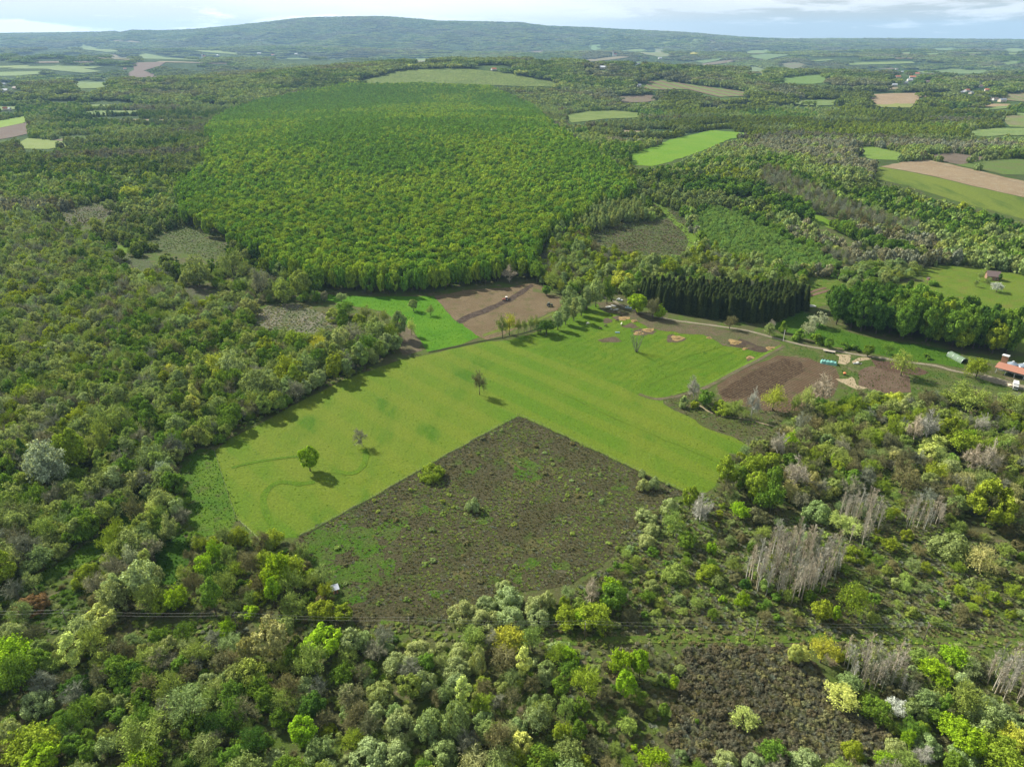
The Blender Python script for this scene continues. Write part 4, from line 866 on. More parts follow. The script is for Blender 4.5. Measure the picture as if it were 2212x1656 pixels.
def jit_tint(t, n, amt=.16):
    c = np.tile(np.array(TINT[t]), (n, 1)) if isinstance(t, str) else t
    v = rng.uniform(1 - amt, 1 + amt, (len(c), 1)); hsh = rng.uniform(-.10, .10, (len(c), 1))
    return c * v * np.concatenate([1 + hsh, np.ones_like(hsh), 1 - hsh], 1)
def stuff(name, kind, x, y, z, sr, sz, tint, rot=None):
    n = len(x)
    if not n: return
    k = PROTO[kind]; idx = np.array([PIDX[(kind, i)] for i in rng.integers(0, len(k), n)])
    STUFF.setdefault(name, []).append((np.column_stack([x, y, z]), idx, np.column_stack([sr, sr * rng.uniform(.9, 1.1, n), sz]), rng.uniform(0, 6.28, n), tint))
ALLZ = []
for Z in ZONES:
    x, y, px, py = jitter_grid(Z['poly'], Z['sp'], 0 if Z['n'] in ('spruce_block', 'grove') else 1)
    ok = np.ones(len(x), bool)
    for q in ALLZ[-12:] if Z['n'] not in ('central_wood',) else []: ok &= ~inpoly(px, py, q)
    tpx, tpy, _ = project(x, y, h(x, y) + .72 * (Z['r'][0] + Z['r'][1]) / 2 * Z['asp'] * Z.get('th', 1.1))
    for q in OPENPOLY: ok &= ~inpoly(px, py, q) & ((~inpoly(tpx, tpy, q)) | (Z['n'] in ('grove', 'spruce_block', 'right_wood', 'shed_wood', 'front_wood')))
    if Z['n'] in ('right_mix', 'corner_wood', 'mid_mix'): ok &= ~((py > 1352) & (py < 1412))
    if Z['kinds'][0] == 'p': ok &= rng.random(len(x)) < .92
    elif Z['n'] not in ('central_wood', 'plantation', 'spruce_block'): ok &= rng.random(len(x)) < .93
    if len(_hx):   # leave room for the trees placed one by one
        for i0 in range(0, len(x), 4000):
            s = slice(i0, i0 + 4000)
            d = np.hypot(x[s, None] - _hx[None], y[s, None] - _hy[None]) < _hr[None] * .85 + (.4 if Z['kinds'][0] == 'p' else 1.0)
            ok[s] &= ~d.any(1)
    for a_, b_ in ((724, 1279), (1092, 649), (1186, 661), (1338, 649), (1789, 785), (2191, 839), (2166, 800), (2185, 800), (2079, 783), (2205, 800)): ok &= ~((np.abs(px - a_) < 16) & (py > b_ - 10) & (py < b_ + 26))
    x, y, px, py = x[ok], y[ok], px[ok], py[ok]
    n = len(x); ti = pick(Z['tints'], x, y, n, Z.get('patch'))
    z = h(x, y); dep = project(x, y, z)[2]
    edge_ = ~(inpoly(px + 14, py, Z['poly']) & inpoly(px - 14, py, Z['poly']) & inpoly(px, py + 11, Z['poly']))
    R0 = rng.uniform(*Z['r'], n); kk = rng.integers(0, len(Z['kinds']), n)
    for i in range(n):
        k = Z['kinds'][kk[i]]; tn = Z['tints'][ti[i]][0]
        if tn in ('brown', 'grey', 'red') and k in 'rot': k = 's'
        if k == 'b' and tn not in ('brown', 'grey'): tn = 'grey' if rng.random() < .5 else 'brown'
        if Z['n'] == 'central_wood' and dep[i] > 720: kind2 = 'mid'
        elif dep[i] > 720 and k in 'row': kind2 = 'mid'
        else: kind2 = None
        r = R0[i] * (.8 if k == 'd' else 1)
        if k == 's' and Z['kinds'][0] == 'p': r *= 1.3; tn = 'olive'
        asp = {'w': 1.25, 'd': 1.1, 't': 3.0}.get(k, Z['asp'] * (rng.uniform(.95, 1.05) if Z['kinds'] == 'e' else rng.uniform(.85, 1.15)))
        if k == 't': asp = max(asp, Z['asp'])
        thz = Z.get('th', KIND[k][3])
        if Z['n'] == 'central_wood':
            H_ = r * .9 + 13.5 * rng.uniform(.86, 1.12)
            Hc = H_ * .93 if edge_[i] else r * asp
            thz = H_ / Hc; asp = Hc / r
        Hc = r * asp
        TREES.append(dict(k=k, x=float(x[i]), y=float(y[i]), z=float(z[i]), r=float(r), Hc=float(Hc), Ht=float(Hc * thz), tint=tn, hand=False,
                          px=float(px[i]), py=float(py[i]), size=float((r / dep[i] * F) ** 2 * asp * 2), zone=Z['ph'], zn=Z['n'], mid=kind2))
    ALLZ.append(Z['poly'])
print('zone trees', len(TREES))

# brush
for poly, sp_, sz_, tl, keep in BR:
    x, y, px, py = jitter_grid(poly, sp_, 0 if poly is OPEN[-1][1] else 1)
    ok = rng.random(len(x)) < keep * (.30 + .8 * vnoise(x, y, 9, 3) + .5 * vnoise(x, y, 24, 6))
    for q in PP: ok &= ~(inpoly(px, py, q) & (rng.random(len(x)) < .72))
    for q in (OPEN[0][1], [o for o in OPEN if o[0] == 'left_lane'][0][1], [o for o in OPEN if o[0] == 'wood_glade'][0][1]): ok &= ~inpoly(px, py, q)
    x, y = x[ok], y[ok]; n = len(x)
    ti = pick(tl, x, y, n, 8); col = np.array([TINT[q[0]] for q in tl])[ti]
    r = rng.uniform(*sz_, n); stuff('brushwood', 'shrub' if sp_ in (1.6, 4.6) else 'brush', x, y, h(x, y), r, r * rng.uniform(.3, .58, n) * (1.6 if sp_ in (1.5, 1.6, 4.6) else 1), jit_tint(col, n, .18) * (1.0 if tl[0][0] != 'brushgrey' else 1))
# many smaller fields between the far woods
STRIPS = []
_fm = [field_mat('far_field', b, a_, big=70, mid=25, fine=3, alt2=c_) for b, a_, c_ in (((.17, .25, .07), (.21, .28, .09), (.14, .22, .05)), ((.30, .24, .15), (.26, .22, .12), (.24, .25, .11)), ((.20, .15, .11), (.22, .18, .12), (.18, .19, .08)), ((.22, .30, .07), (.20, .29, .08), (.26, .29, .12)))]
_fr = np.random.default_rng(5)
while len(STRIPS) < 215:
    y0 = _fr.uniform(1300, 8200) if _fr.random() < .75 else _fr.uniform(5000, 9500); x0 = _fr.uniform(-.78, .78) * y0
    p0, p1, _ = project(x0, y0, h(x0, y0)); wgt = 1.0 if (p0 > 1180 or p0 < 480) else .22
    if _fr.random() > wgt or (560 < p0 < 1250 and p1 > 140): continue
    a_ = _fr.uniform(-.5, .5) + (.25 if p0 > 1100 else -.1); k = (y0 / 2500) ** .55; L_, W_ = _fr.uniform(90, 330) * k, _fr.uniform(35, 110) * k
    ca, sa = math.cos(a_), math.sin(a_); q = [(x0 + u * L_ * ca - v * W_ * sa, y0 + u * L_ * sa + v * W_ * ca) for u, v in ((-.5, -.4), (0, -.55), (.5, -.35), (.55, .4), (.1, .5), (-.45, .45))]
    qa = np.array(q); pa, pb, _ = project(qa[:, 0], qa[:, 1], h(qa[:, 0], qa[:, 1])); pp = list(zip(pa, pb))
    if any(inpoly(pa, pb, Z['poly']).any() for Z in ZONES[:24]) or any(inpoly(pa, pb, o_[1]).any() for o_ in OPEN): continue
    if any(abs(np.mean(pa) - np.mean([t[0] for t in s_])) < 38 and abs(np.mean(pb) - np.mean([t[1] for t in s_])) < 3 for s_ in STRIPS): continue
    STRIPS.append(pp); sheet('far_field', q, _fm[_fr.choice(4, p=[.42, .2, .13, .25])], wob=False)
# grass tufts on rough grass
for nm, sp_, s0 in (('meadow', 3.4, .32), ('grass_strip', 1.3, .4), ('left_lane', 1.0, .5), ('lane_clearing', 1.0, .5), ('wood_glade', 1.1, .5), ('clover_field', 2.2, .4), ('pasture', 3.2, .35), ('yard_ground', 2.0, .45), ('grove_meadow', 2.0, .45), ('scrub_land', 2.0, .4)):
    poly = [q[1] for q in OPEN + OVER if q[0] == nm][0]; base = [q[2]['base'] for q in OPEN + OVER if q[0] == nm][0]
    x, y, px, py = jitter_grid(poly, sp_)
    ok = rng.random(len(x)) < .35 + .6 * vnoise(x, y, 6, 1)
    x, y = x[ok], y[ok]; n = len(x); r = rng.uniform(.6, 1.4, n) * s0
    stuff('grass', 'tuft', x, y, h(x, y), r, r * .6, jit_tint(np.tile(np.array(base) * .95, (n, 1)), n, .3))

# everything beyond: woods on the rolling land
FARZ = dict(young=P("745,184 850,156 900,149 1000,148 1105,160 1200,178 1240,194 1105,190 850,188"))
HOUSEPX = [(2087, 199), (2076, 203), (2096, 204), (2132, 198), (2134, 217), (2148, 218), (2163, 221), (2117, 190), (1970, 170), (1964, 176), (1938, 169), (1936, 151), (1948, 157), (2001, 180), (1980, 162), (1955, 182), (24, 177), (10, 200), (35, 194), (8, 184), (12, 239), (22, 240), (270, 151), (1066, 153), (1380, 188), (1931, 187), (1425, 128), (1376, 140), (1300, 150), (560, 118), (590, 121), (470, 122), (640, 119), (1324, 122), (437, 126)]
def far_band(y0, y1, sp_, lod):
    xm = y1 * .80
    gx, gy = np.meshgrid(np.arange(-xm, xm, sp_), np.arange(y0, y1, sp_ * .87))
    x = gx.ravel() + rng.uniform(-.45, .45, gx.size) * sp_; y = gy.ravel() + rng.uniform(-.45, .45, gx.size) * sp_
    ok = (np.abs(x) < y * .80 + 40) & (y > y0)
    x, y = x[ok], y[ok]; z = h(x, y); px, py, dep = project(x, y, z)
    ok = (px > -160) & (px < 2380)
    for Z in ZONES[:24]: ok &= ~inpoly(px, py, Z['poly'])
    tpx, tpy, _ = project(x, y, z + (11 if lod == 'tree' else 14))
    for nm, q, a in OPEN: ok &= ~inpoly(px, py, q) & ~inpoly(tpx, tpy, q)
    for q in STRIPS: ok &= ~inpoly(px, py, q) & ~inpoly(tpx, tpy, q)
    for hx_, hy_ in HOUSEPX: ok &= ~((np.abs(px - hx_) < 13) & (tpy < hy_ + 2) & (py > hy_ - 5))
    ok &= ~(inpoly(px, py, P("1400,428 1443,463 1458,481 1502,510 1508,535 1461,572 1440,572 1480,535 1440,480 1395,440")))
    # farmland patches and village gaps
    pn = vnoise(x, y * 1.3, 430, 21) * .65 + vnoise(x, y, 170, 4) * .35
    ok &= ~((pn > .70) & (y > 1900) & (rng.random(len(x)) < .9))
    x, y, px, py = x[ok], y[ok], px[ok], py[ok]
    n = len(x)
    tone = vnoise(x, y * 1.5, 170 if y0 < 2500 else 420, 33) * .6 + vnoise(x, y, 45 if y0 < 2500 else 160, 13) * .3 + rng.random(n) * (.22 if y0 < 900 else .12)
    pal = [('grey', .33), ('brown', .36), ('budgreen', .42), ('greygreen', .56), ('olive', .62), ('green', .74), ('dark', .80), ('greygreen', .88), ('limeolive', 2)]
    ti = np.searchsorted(np.array([q[1] for q in pal]), tone); ti = np.minimum(ti, len(pal) - 1)
    yg = inpoly(px, py, FARZ['young'])
    col = np.array([TINT[q[0]] for q in pal])[ti]
    warm = (px > 1430) & (py > 205) & (py < 300)
    col = np.where((warm & (vnoise(x, y, 90, 40) + rng.random(n) * .15 > .42))[:, None], np.array(TINT['limeolive'])[None] * .75, col)
    col = np.where(yg[:, None], np.array([.36, .42, .12])[None], col)
    col = jit_tint(col, n, .2 if y0 < 900 else .12) * (1.0 if y0 < 900 else 1.05 if y0 < 1800 else .80)
    blk = vnoise(x, y * 1.6, 260 if y0 < 3000 else 600, 55)
    col = col * np.where(blk > .62, .72, 1.0)[:, None]
    col = np.where(yg[:, None], np.array([.30, .35, .09])[None] * rng.uniform(.8, 1.15, n)[:, None], col)
    if y0 > 1800: mcol = col.mean(0); col = mcol + (col - mcol) * np.where(yg, 1., .75)[:, None]
    if lod == 'tree':
        r = rng.uniform(3.0, 5.4, n); z = h(x, y)
        bare = (ti <= 0) & ~yg
        near = y < 900
        small = np.where(yg, .55, 1.0)
        sel = ~bare & (rng.random(n) < .8)
        a = sel; stuff('far_woodland', 'mid', x[a], y[a], (z - 1)[a], (r * small)[a], (r * small * rng.uniform(1.0, 1.5, n))[a], col[a])
        a = ~bare & ~sel; stuff('far_woodland', 'midtall', x[a], y[a], (z - 1)[a], (r * .6 * small)[a], (r * .75 * small)[a], col[a])
        a = bare; stuff('far_woodland', 'mid', x[a], y[a], (z - 1)[a], r[a] * .9, r[a] * 1.3, col[a] * 1.05)
    else:
        s = sp_ * rng.uniform(.75, 1.1, n)
        stuff('far_woodland', 'clump', x, y, h(x, y) - 2, s, np.full(n, 15.) * rng.uniform(.75, 1.25, n), col)
far_band(500, 1000, 6.6, 'tree')
far_band(1000, 1900, 8.2, 'tree')
far_band(1900, 3400, 19, 'clump')
far_band(3400, 6500, 34, 'clump')
far_band(6500, 11800, 62, 'clump')

# ------------------------------------------------------------------ which trees become objects of their own
inview = lambda t: -20 < t['px'] < IW + 20 and t['py'] < IH + 60
by = {}
for t in TREES: by.setdefault(KIND[t['k']][0], []).append(t)
SINGLE = []
for nm, lst in by.items():
    lst.sort(key=lambda t: (not t['hand'], not inview(t), -t['size']))
    cap = {'oak_tree': 290, 'leafy_tree': 290, 'budding_tree': 280}.get(nm, 250)
    cnt = 0
    for t in lst:
        if cnt < cap and (t['hand'] or inview(t)): t['single'] = True; SINGLE.append(t); cnt += 1
        else: t['single'] = False
rest = [t for t in TREES if not t['single']]
ZSTUFF = {'central_wood': 'hill_woodland', 'spruce_block': 'spruce_woodland', 'plantation': 'young_woodland'}
grp = {}
for t in rest: grp.setdefault((ZSTUFF.get(t.get('zn'), 'mixed_woodland'), 'mid' if t.get('mid') else KIND[t['k']][2]), []).append(t)
for (nm, pk), lst in grp.items():
    n = len(lst); hz = PROTO[pk][0][1]
    A = lambda k: np.array([t[k] for t in lst])
    tin = jit_tint(np.array([TINT[t['tint']] for t in lst]), n, .2)
    stuff(nm, pk, A('x'), A('y'), A('z') + A('Ht') - A('Hc') - (.5 if pk == 'mid' else 0), A('r'), A('Hc') / hz, tin)
print('single', len(SINGLE), 'rest', len(rest))

ALLSH = bpy.data.collections.new('shapes')
for n_, (k, i) in enumerate(PLIST):
    o = PROTO[k][i][0]; o.name = 'shape_%03d' % n_; ALLSH.objects.link(o)
def scatter_nodes():
    ng = bpy.data.node_groups.new('scatter', 'GeometryNodeTree')
    ng.interface.new_socket('Geometry', in_out='INPUT', socket_type='NodeSocketGeometry')
    ng.interface.new_socket('Geometry', in_out='OUTPUT', socket_type='NodeSocketGeometry')
    ns, ls = ng.nodes, ng.links
    gi = ns.new('NodeGroupInput'); go = ns.new('NodeGroupOutput')
    ip = ns.new('GeometryNodeInstanceOnPoints'); ip.inputs['Pick Instance'].default_value = True
    ci = ns.new('GeometryNodeCollectionInfo'); ci.inputs['Collection'].default_value = ALLSH
    ci.inputs['Separate Children'].default_value = True; ci.inputs['Reset Children'].default_value = True
    def at(nm, ty):
        a = ns.new('GeometryNodeInputNamedAttribute'); a.data_type = ty; a.inputs[0].default_value = nm; return a.outputs[0]
    ls.new(gi.outputs[0], ip.inputs['Points']); ls.new(ci.outputs[0], ip.inputs['Instance'])
    ls.new(at('idx', 'INT'), ip.inputs['Instance Index'])
    ls.new(at('scl', 'FLOAT_VECTOR'), ip.inputs['Scale'])
    ls.new(at('rot', 'FLOAT_VECTOR'), ip.inputs['Rotation'])
    ls.new(ip.outputs[0], go.inputs[0])
    return ng
NG = scatter_nodes()
for nm, parts in STUFF.items():
    pos = np.vstack([p[0] for p in parts]); idx = np.concatenate([p[1] for p in parts]); scl = np.vstack([p[2] for p in parts])
    rot = np.concatenate([p[3] for p in parts]); tin = np.clip(np.vstack([p[4] for p in parts]), .004, .85)
    n = len(pos)
    me = bpy.data.meshes.new(nm); me.vertices.add(n); me.vertices.foreach_set('co', pos.astype(np.float32).ravel())
    a = me.attributes.new('idx', 'INT', 'POINT'); a.data.foreach_set('value', idx.astype(np.int32))
    a = me.attributes.new('scl', 'FLOAT_VECTOR', 'POINT'); a.data.foreach_set('vector', scl.astype(np.float32).ravel())
    a = me.attributes.new('rot', 'FLOAT_VECTOR', 'POINT'); a.data.foreach_set('vector', np.column_stack([np.zeros(n), np.zeros(n), rot]).astype(np.float32).ravel())
    a = me.attributes.new('tint', 'FLOAT_VECTOR', 'POINT'); a.data.foreach_set('vector', tin.astype(np.float32).ravel())
    o = bpy.data.objects.new(nm, me); COL.objects.link(o); o['kind'] = 'stuff'
    md = o.modifiers.new('scatter', 'NODES'); md.node_group = NG
    print('stuff', nm, n)
HAZE = 4.6e-5
SKYS = .041
SUNE = 5.0
EXPO = 1.06
CLOUD = ((11.0, 11.7, 11.8), (11.8, 12.1, 12.2), (16.0, 16.0, 16.0), (22.0, 21.8, 21.5))
DEN = True
# ------------------------------------------------------------------ trees as single objects
AREAS = [(-99, 420, 1345, 1800, 'below the power line in the lower left wood'), (420, 770, 1345, 1800, 'below the power line, downhill of the white roofed shed'),
         (770, 1205, 1345, 1800, 'below the power line among the silvery willow domes'), (1205, 1480, 1345, 1800, 'below the power line, left of the brown shrub field'),
         (1480, 1770, 1385, 1800, 'in the brown shrub field below the power line'), (1770, 2400, 1385, 1800, 'below the power line, right of the brown shrub field'),
         (-99, 400, 985, 1345, 'around the grass lane left of the fenced meadow'), (400, 800, 1150, 1345, 'between the fenced meadow corner and the power line'),
         (1350, 1540, 995, 1215, 'where the brown scrub meets the meadow corner'), (1540, 1870, 930, 1150, 'in the clump closing the right end of the meadow'),
         (1540, 1870, 1150, 1385, 'beside the pale poplar stand above the power line'), (1870, 2400, 1110, 1385, 'on the scrubby slope right of the pale poplars'),
         (1800, 2400, 830, 1110, 'in the wood downhill of the farm'), (1460, 1800, 820, 930, 'at the lower end of the ploughed field'),
         (860, 1350, 985, 1345, 'in and around the brown scrub triangle'), (800, 1540, 1150, 1385, 'in and around the brown scrub triangle'),
         (-99, 560, 700, 985, 'in the woodland left of the big meadow'), (-99, 560, 380, 700, 'in the wet clearings left of the hill wood'),
         (560, 900, 575, 670, 'beside the pale marsh below the hill wood'), (560, 880, 670, 900, 'in the wood corner beside the clover field'),
         (880, 960, 640, 700, 'in the clover field below the hill wood'), (1060, 1300, 625, 730, 'in the hedge row beside the stubble field'),
         (1150, 1600, 380, 640, 'in the belt behind the dark spruces'), (1350, 1600, 640, 705, 'along the road in front of the dark spruces'),
         (1640, 2000, 690, 800, 'along the road below the tall grove'), (2000, 2400, 560, 660, 'around the brown barn on the hill meadow'), (2060, 2200, 760, 820, 'beside the road at the farm')]
def area(t):
    if inpoly(np.array([t['px']]), np.array([t['py'] + 4]), MEADOW)[0]: return 'standing alone in the big open meadow'
    for a, b, c, d, s in AREAS:
        if a <= t['px'] < b and c <= t['py'] < d: return s
    return 'beside the big open meadow'
ORD = ['', 'second', 'third', 'fourth', 'fifth', 'sixth', 'seventh', 'eighth', 'ninth', 'tenth', 'eleventh', 'twelfth', 'thirteenth', 'fourteenth']
SHORT = {'r': 'round leafy tree', 'o': 'broad clumpy tree', 't': 'slender tree', 'w': 'domed willow', 'd': 'low shrub', 's': 'half leafed tree', 'b': 'leafless tree', 'p': 'leafless poplar', 'm': 'many stemmed tree', 'e': 'spruce', 'f': 'blossoming tree'}
hand = [t for t in SINGLE if t['hand']]
def cut(s_, n=16):
    q = s_.split(); return ' '.join(q[:n]).rstrip(',')
seen = {}
for t in hand:
    sz = math.sqrt(t['size']); w = 'small ' if sz < 34 else ('large ' if sz > 66 else '')
    t['lab'] = '%s%s %s %s' % (w, ADJ.get(t['tint'], t['tint']), SHORT[t['k']], area(t)); seen.setdefault(t['lab'], []).append(t)
for lab, lst in seen.items():
    if len(lst) > 1:
        lst.sort(key=lambda t: t['px'])
        for i, t in enumerate(lst):
            o_ = 'first' if i == 0 else (ORD[i] if i < len(ORD) else 'later')
            t['lab'] = '%s, %s from the left' % (lab, o_)
            if len(t['lab'].split()) > 16: t['lab'] = ' '.join(lab.split()[:12]).rstrip(',') + ', %s from left' % o_
for t in SINGLE:
    if not t['hand']:
        t['lab'] = '%s %s %s' % (ADJ.get(t['tint'], 'green'), SHORT[t['k']], t['zone']) if t['tint'] not in ('forest', 'forestlime') else '%s %s %s' % ({'forest': 'deep green', 'forestlime': 'lime tipped'}[t['tint']], SHORT[t['k']], t['zone'])
        t['lab'] = ' '.join(t['lab'].split()[:16]); t['grp'] = t['lab'].replace(SHORT[t['k']], SHORT[t['k']] + 's', 1)
    else: t['grp'] = SHORT[t['k']] + 's ' + area(t)
CAT = {'w': 'willow', 'd': 'shrub', 'e': 'spruce', 'p': 'poplar'}
BARKS = {'p': 'p', 'b': 'p', 'f': 't'}
cnt = 0
_rr = np.random.default_rng(77)
for t in SINGLE:
    name, words_, pk, tf = KIND[t['k']]
    lst = PROTO[pk]; src, hz = lst[_rr.integers(len(lst))]
    rt = root(name, (t['x'], t['y'], t['z']), cut(t['lab']), CAT.get(t['k'], 'tree'), t['grp'], rz=float(_rr.uniform(0, 6.28)))
    c = bpy.data.objects.new('crown' if t['k'] not in 'wd' else 'foliage', src.data); COL.objects.link(c); c.parent = rt
    c.location = (0, 0, t['Ht'] - t['Hc']); q = float(_rr.uniform(.93, 1.07)); c.scale = (t['r'] * q, t['r'] / q, t['Hc'] / hz)
    if t['k'] not in 'twep': c.rotation_euler = (float(_rr.normal() * .04), float(_rr.normal() * .04), 0)
    tc = np.array(TINT[t['tint']]) * (_rr.uniform(.86, 1.14)); hsh = _rr.uniform(-.08, .08); tc = tc * np.array([1 + hsh, 1, 1 - hsh])
    c['tint'] = [float(v) for v in tc]
    if t['k'] != 'd' and not (t['size'] < 160 and not t['hand']):
        tr = TRUNK[BARKS.get(t['k'], 't')][_rr.integers(3)]
        k = bpy.data.objects.new('trunk', tr.data); COL.objects.link(k); k.parent = rt
        Hk = (t['Ht'] - t['Hc']) + t['Hc'] * (.45 if t['k'] not in 'ep' else .8); rad = max(.10, min(.32, t['r'] * .055)) / .1
        k.scale = (rad * (1 if t['k'] != 'p' else .6), rad * (1 if t['k'] != 'p' else .6), Hk)
        if t['k'] not in 'epb': k.scale = (rad * 1.3, rad * 1.3, Hk)
    cnt += 1

# ------------------------------------------------------------------ power line
m_wood = plain('weathered_wood', (.13, .11, .09), .9, 0, .4, 8)
m_metal = plain('galvanised_metal', (.45, .47, .48), .45, .6, .12, 3)
m_insul = plain('insulator_glaze', (.75, .74, .70), .4, 0, .1)
m_wire = plain('wire', (.26, .26, .25), .6, .2, .05)
poles = []
for (a, b, lean) in ((-232, 1352, 0), (148, 1356, -.10), (513, 1361, 0), (885, 1372, 0), (1262, 1380, 0), (1628, 1380, 0), (1994, 1384, .05), (2370, 1388, 0)):
    g = ground(a, b); poles.append((g, lean))
PH = 6.9
def pole_top(g, s, z=PH - .12): return Vector((g[0], g[1], z)) + Vector((0, s, 0))
plabs = ['beyond the left edge', 'leaning, beside the lower left grass lane', 'hidden low among bushes under the shed thicket', 'at the lower tip of the brown scrub', 'right of the big silvery willow clump', 'below the pale poplar stand', 'on the right above the lower poplar stand', 'beyond the right edge']
shown = [1, 2, 3, 4, 5, 6]
for i, (g, lean) in enumerate(poles):
    if i not in shown: pass
    rt = root('utility_pole', (g[0], g[1], 0), 'wooden power line pole with two insulators ' + plabs[i], 'pole', 'poles of the power line')
    MB().tube((0, 0, -.3), (0, 0, PH), .15, .10, 10).obj('shaft', m_wood, rt, True)
    MB().box(-.05, .05, -.75, .75, PH - .38, PH - .28).obj('crossarm', m_wood, rt)
    for s in (-.62, .62):
        MB().lathe([(.03, PH - .28), (.07, PH - .22), (.05, PH - .18), (.075, PH - .13), (.04, PH - .06)], 8, (0, s, 0)).obj('insulator', m_insul, rt, True)
for s, lab in ((-.62, 'thin power line wire nearer the lower wood'), (.62, 'thin power line wire nearer the meadow')):
    mb = MB()
    for (g0, _), (g1, _) in zip(poles, poles[1:]):
        a, b = pole_top(g0, s, PH - .06), pole_top(g1, s, PH - .06); pr = a
        for k in range(1, 13):
            t = k / 12; q = a.lerp(b, t); q.z -= 1.0 * 4 * t * (1 - t); mb.tube(pr, q, .013, None, 4, False); pr = q
    tag(mb.obj('power_wire', m_wire), lab, 'wire', 'power line wires')
# concrete pole by the road
g = ground(1691, 737)
rt = root('concrete_pole', (g[0], g[1], 0), 'single pale concrete pole beside the road above the pasture', 'pole')
MB().box(-.14, .14, -.1, .1, -.2, 7.2).obj('shaft', plain('concrete', (.5, .48, .43), .8), rt)
MB().box(-.5, .5, -.04, .04, 6.8, 6.9).obj('crossarm', m_metal, rt)

# ------------------------------------------------------------------ fences round the meadow
def fence(line, label, sp_=4.6):
    pts = [ground(a, b) for a, b in line]
    rt = root('fence', (pts[0][0], pts[0][1], 0), label, 'fence', 'post and wire fences round the meadow')
    seg = []; tot = 0
    for a, b in zip(pts, pts[1:]): L = np.linalg.norm(b - a); seg.append((tot, L, a, b)); tot += L
    n = min(98, int(tot / sp_)); R = random.Random(len(line))
    pm = MB().tube((0, 0, -.1), (0, 0, 1.25), .075, .065, 6).obj('post', m_wood, rt, link=False)
    prev = None; wire = MB()
    for k in range(n + 1):
        s = tot * k / n
        for t0, L, a, b in seg:
            if s <= t0 + L + 1e-6: p = a + (b - a) * ((s - t0) / L); break
        q = (p[0] - pts[0][0], p[1] - pts[0][1])
        o = bpy.data.objects.new('post', pm.data); COL.objects.link(o); o.parent = rt; o.location = (q[0], q[1], 0); o.rotation_euler = (R.uniform(-.08, .08), R.uniform(-.08, .08), 0)
        if prev:
            for z in (.45, .8, 1.1): wire.tube((prev[0], prev[1], z), (q[0], q[1], z), .008, None, 3, False)
        prev = q
    wire.obj('wire', m_wire, rt)
fence(P("648,1158 700,1131 802,1076 932,1001 1062,929 1118,897"), 'long fence of wooden posts between the meadow and the left side of the brown scrub')
fence(P("1122,897 1210,937 1300,980 1400,1027 1480,1063"), 'long fence of wooden posts between the meadow and the right side of the brown scrub')
fence(P("463,974 490,1060 510,1120 560,1166"), 'short fence of wooden posts between the grass strip and the meadow, far left')

# ------------------------------------------------------------------ white roofed shed
m_sheet = plain('roof_sheet', (.34, .37, .42), .35, .1, .08, 1.5)
m_brick = plain('reddish_boards', (.42, .20, .11), .85, 0, .3, 4)
m_dark = plain('dark_opening', (.02, .02, .02), .9)
g = ground(724, 1279)
rt = root('shed', (g[0], g[1], 0), 'tiny reddish wooden shed under a tilted white sheet roof at the edge of the scrub', 'shed', rz=.45)
mb = MB()
for (x0, x1, y0, y1) in ((-.75, .75, .70, .76), (-.75, -.69, -.7, .70), (.69, .75, -.7, .70), (-.69, -.3, -.76, -.70), (.35, .69, -.76, -.70)): mb.box(x0, x1, y0, y1, 0, 1.75)
mb.obj('wall', m_brick, rt)
MB().box(-.30, .35, -.73, -.70, 0, 1.6).obj('door', m_wood, rt)
for s in (-1, 1): MB().box(s * .82 - .05, s * .82 + .05, -.86, -.76, 0, 1.8).obj('post', m_wood, rt)
rf = MB(); rf.add([(-1.35, -1.15, 1.84), (1.35, -1.15, 1.84), (1.35, 1.35, 2.2), (-1.35, 1.35, 2.2), (-1.35, -1.15, 1.91), (1.35, -1.15, 1.91), (1.35, 1.35, 2.27), (-1.35, 1.35, 2.27)], [(3, 2, 1, 0), (4, 5, 6, 7), (0, 1, 5, 4), (1, 2, 6, 5), (2, 3, 7, 6), (3, 0, 4, 7)])
ro = rf.obj('roof', m_sheet, rt)
rb = MB()
for k in range(9): rb.add([(-1.3 + k * .325 - .02, -1.15, 1.93), (-1.3 + k * .325 + .02, -1.15, 1.93), (-1.3 + k * .325 + .02, 1.35, 2.29), (-1.3 + k * .325 - .02, 1.35, 2.29), (-1.3 + k * .325, -1.15, 1.955), (-1.3 + k * .325, 1.35, 2.315)], [(0, 4, 5, 3), (4, 1, 2, 5), (0, 1, 4), (3, 5, 2)])
rb.obj('ridges', m_sheet, ro)

# ------------------------------------------------------------------ straw heaps
for i, (nm, a, b, c, d, e) in enumerate(SPOTS):
    g = ground(a, b); w = c / 2 * math.hypot(g[0], g[1]) / F
    o = MB().blob((0, 0, -.1), (w * .72, w * .62, .75), i, 3, .22).obj('straw_heap', m_straw, smooth=True)
    o.location = (g[0], g[1], 0)
    tag(o, 'low heap of golden straw, %s' % ['smaller, hollowed, beside the upper dirt strip', 'smallest one just right of the hollowed heap', 'large and round, behind the many stemmed tree', 'low one directly above the many stemmed tree', 'broad one on bare soil right of the many stemmed tree',
        'long one at the left of the dark mud', 'tiny one between the tracks and the dirt strip', 'small one in the dark mud', 'flat one at the right end of the dark mud', 'single one in the grass above the track'][i], 'straw heap', 'straw heaps on the pasture')
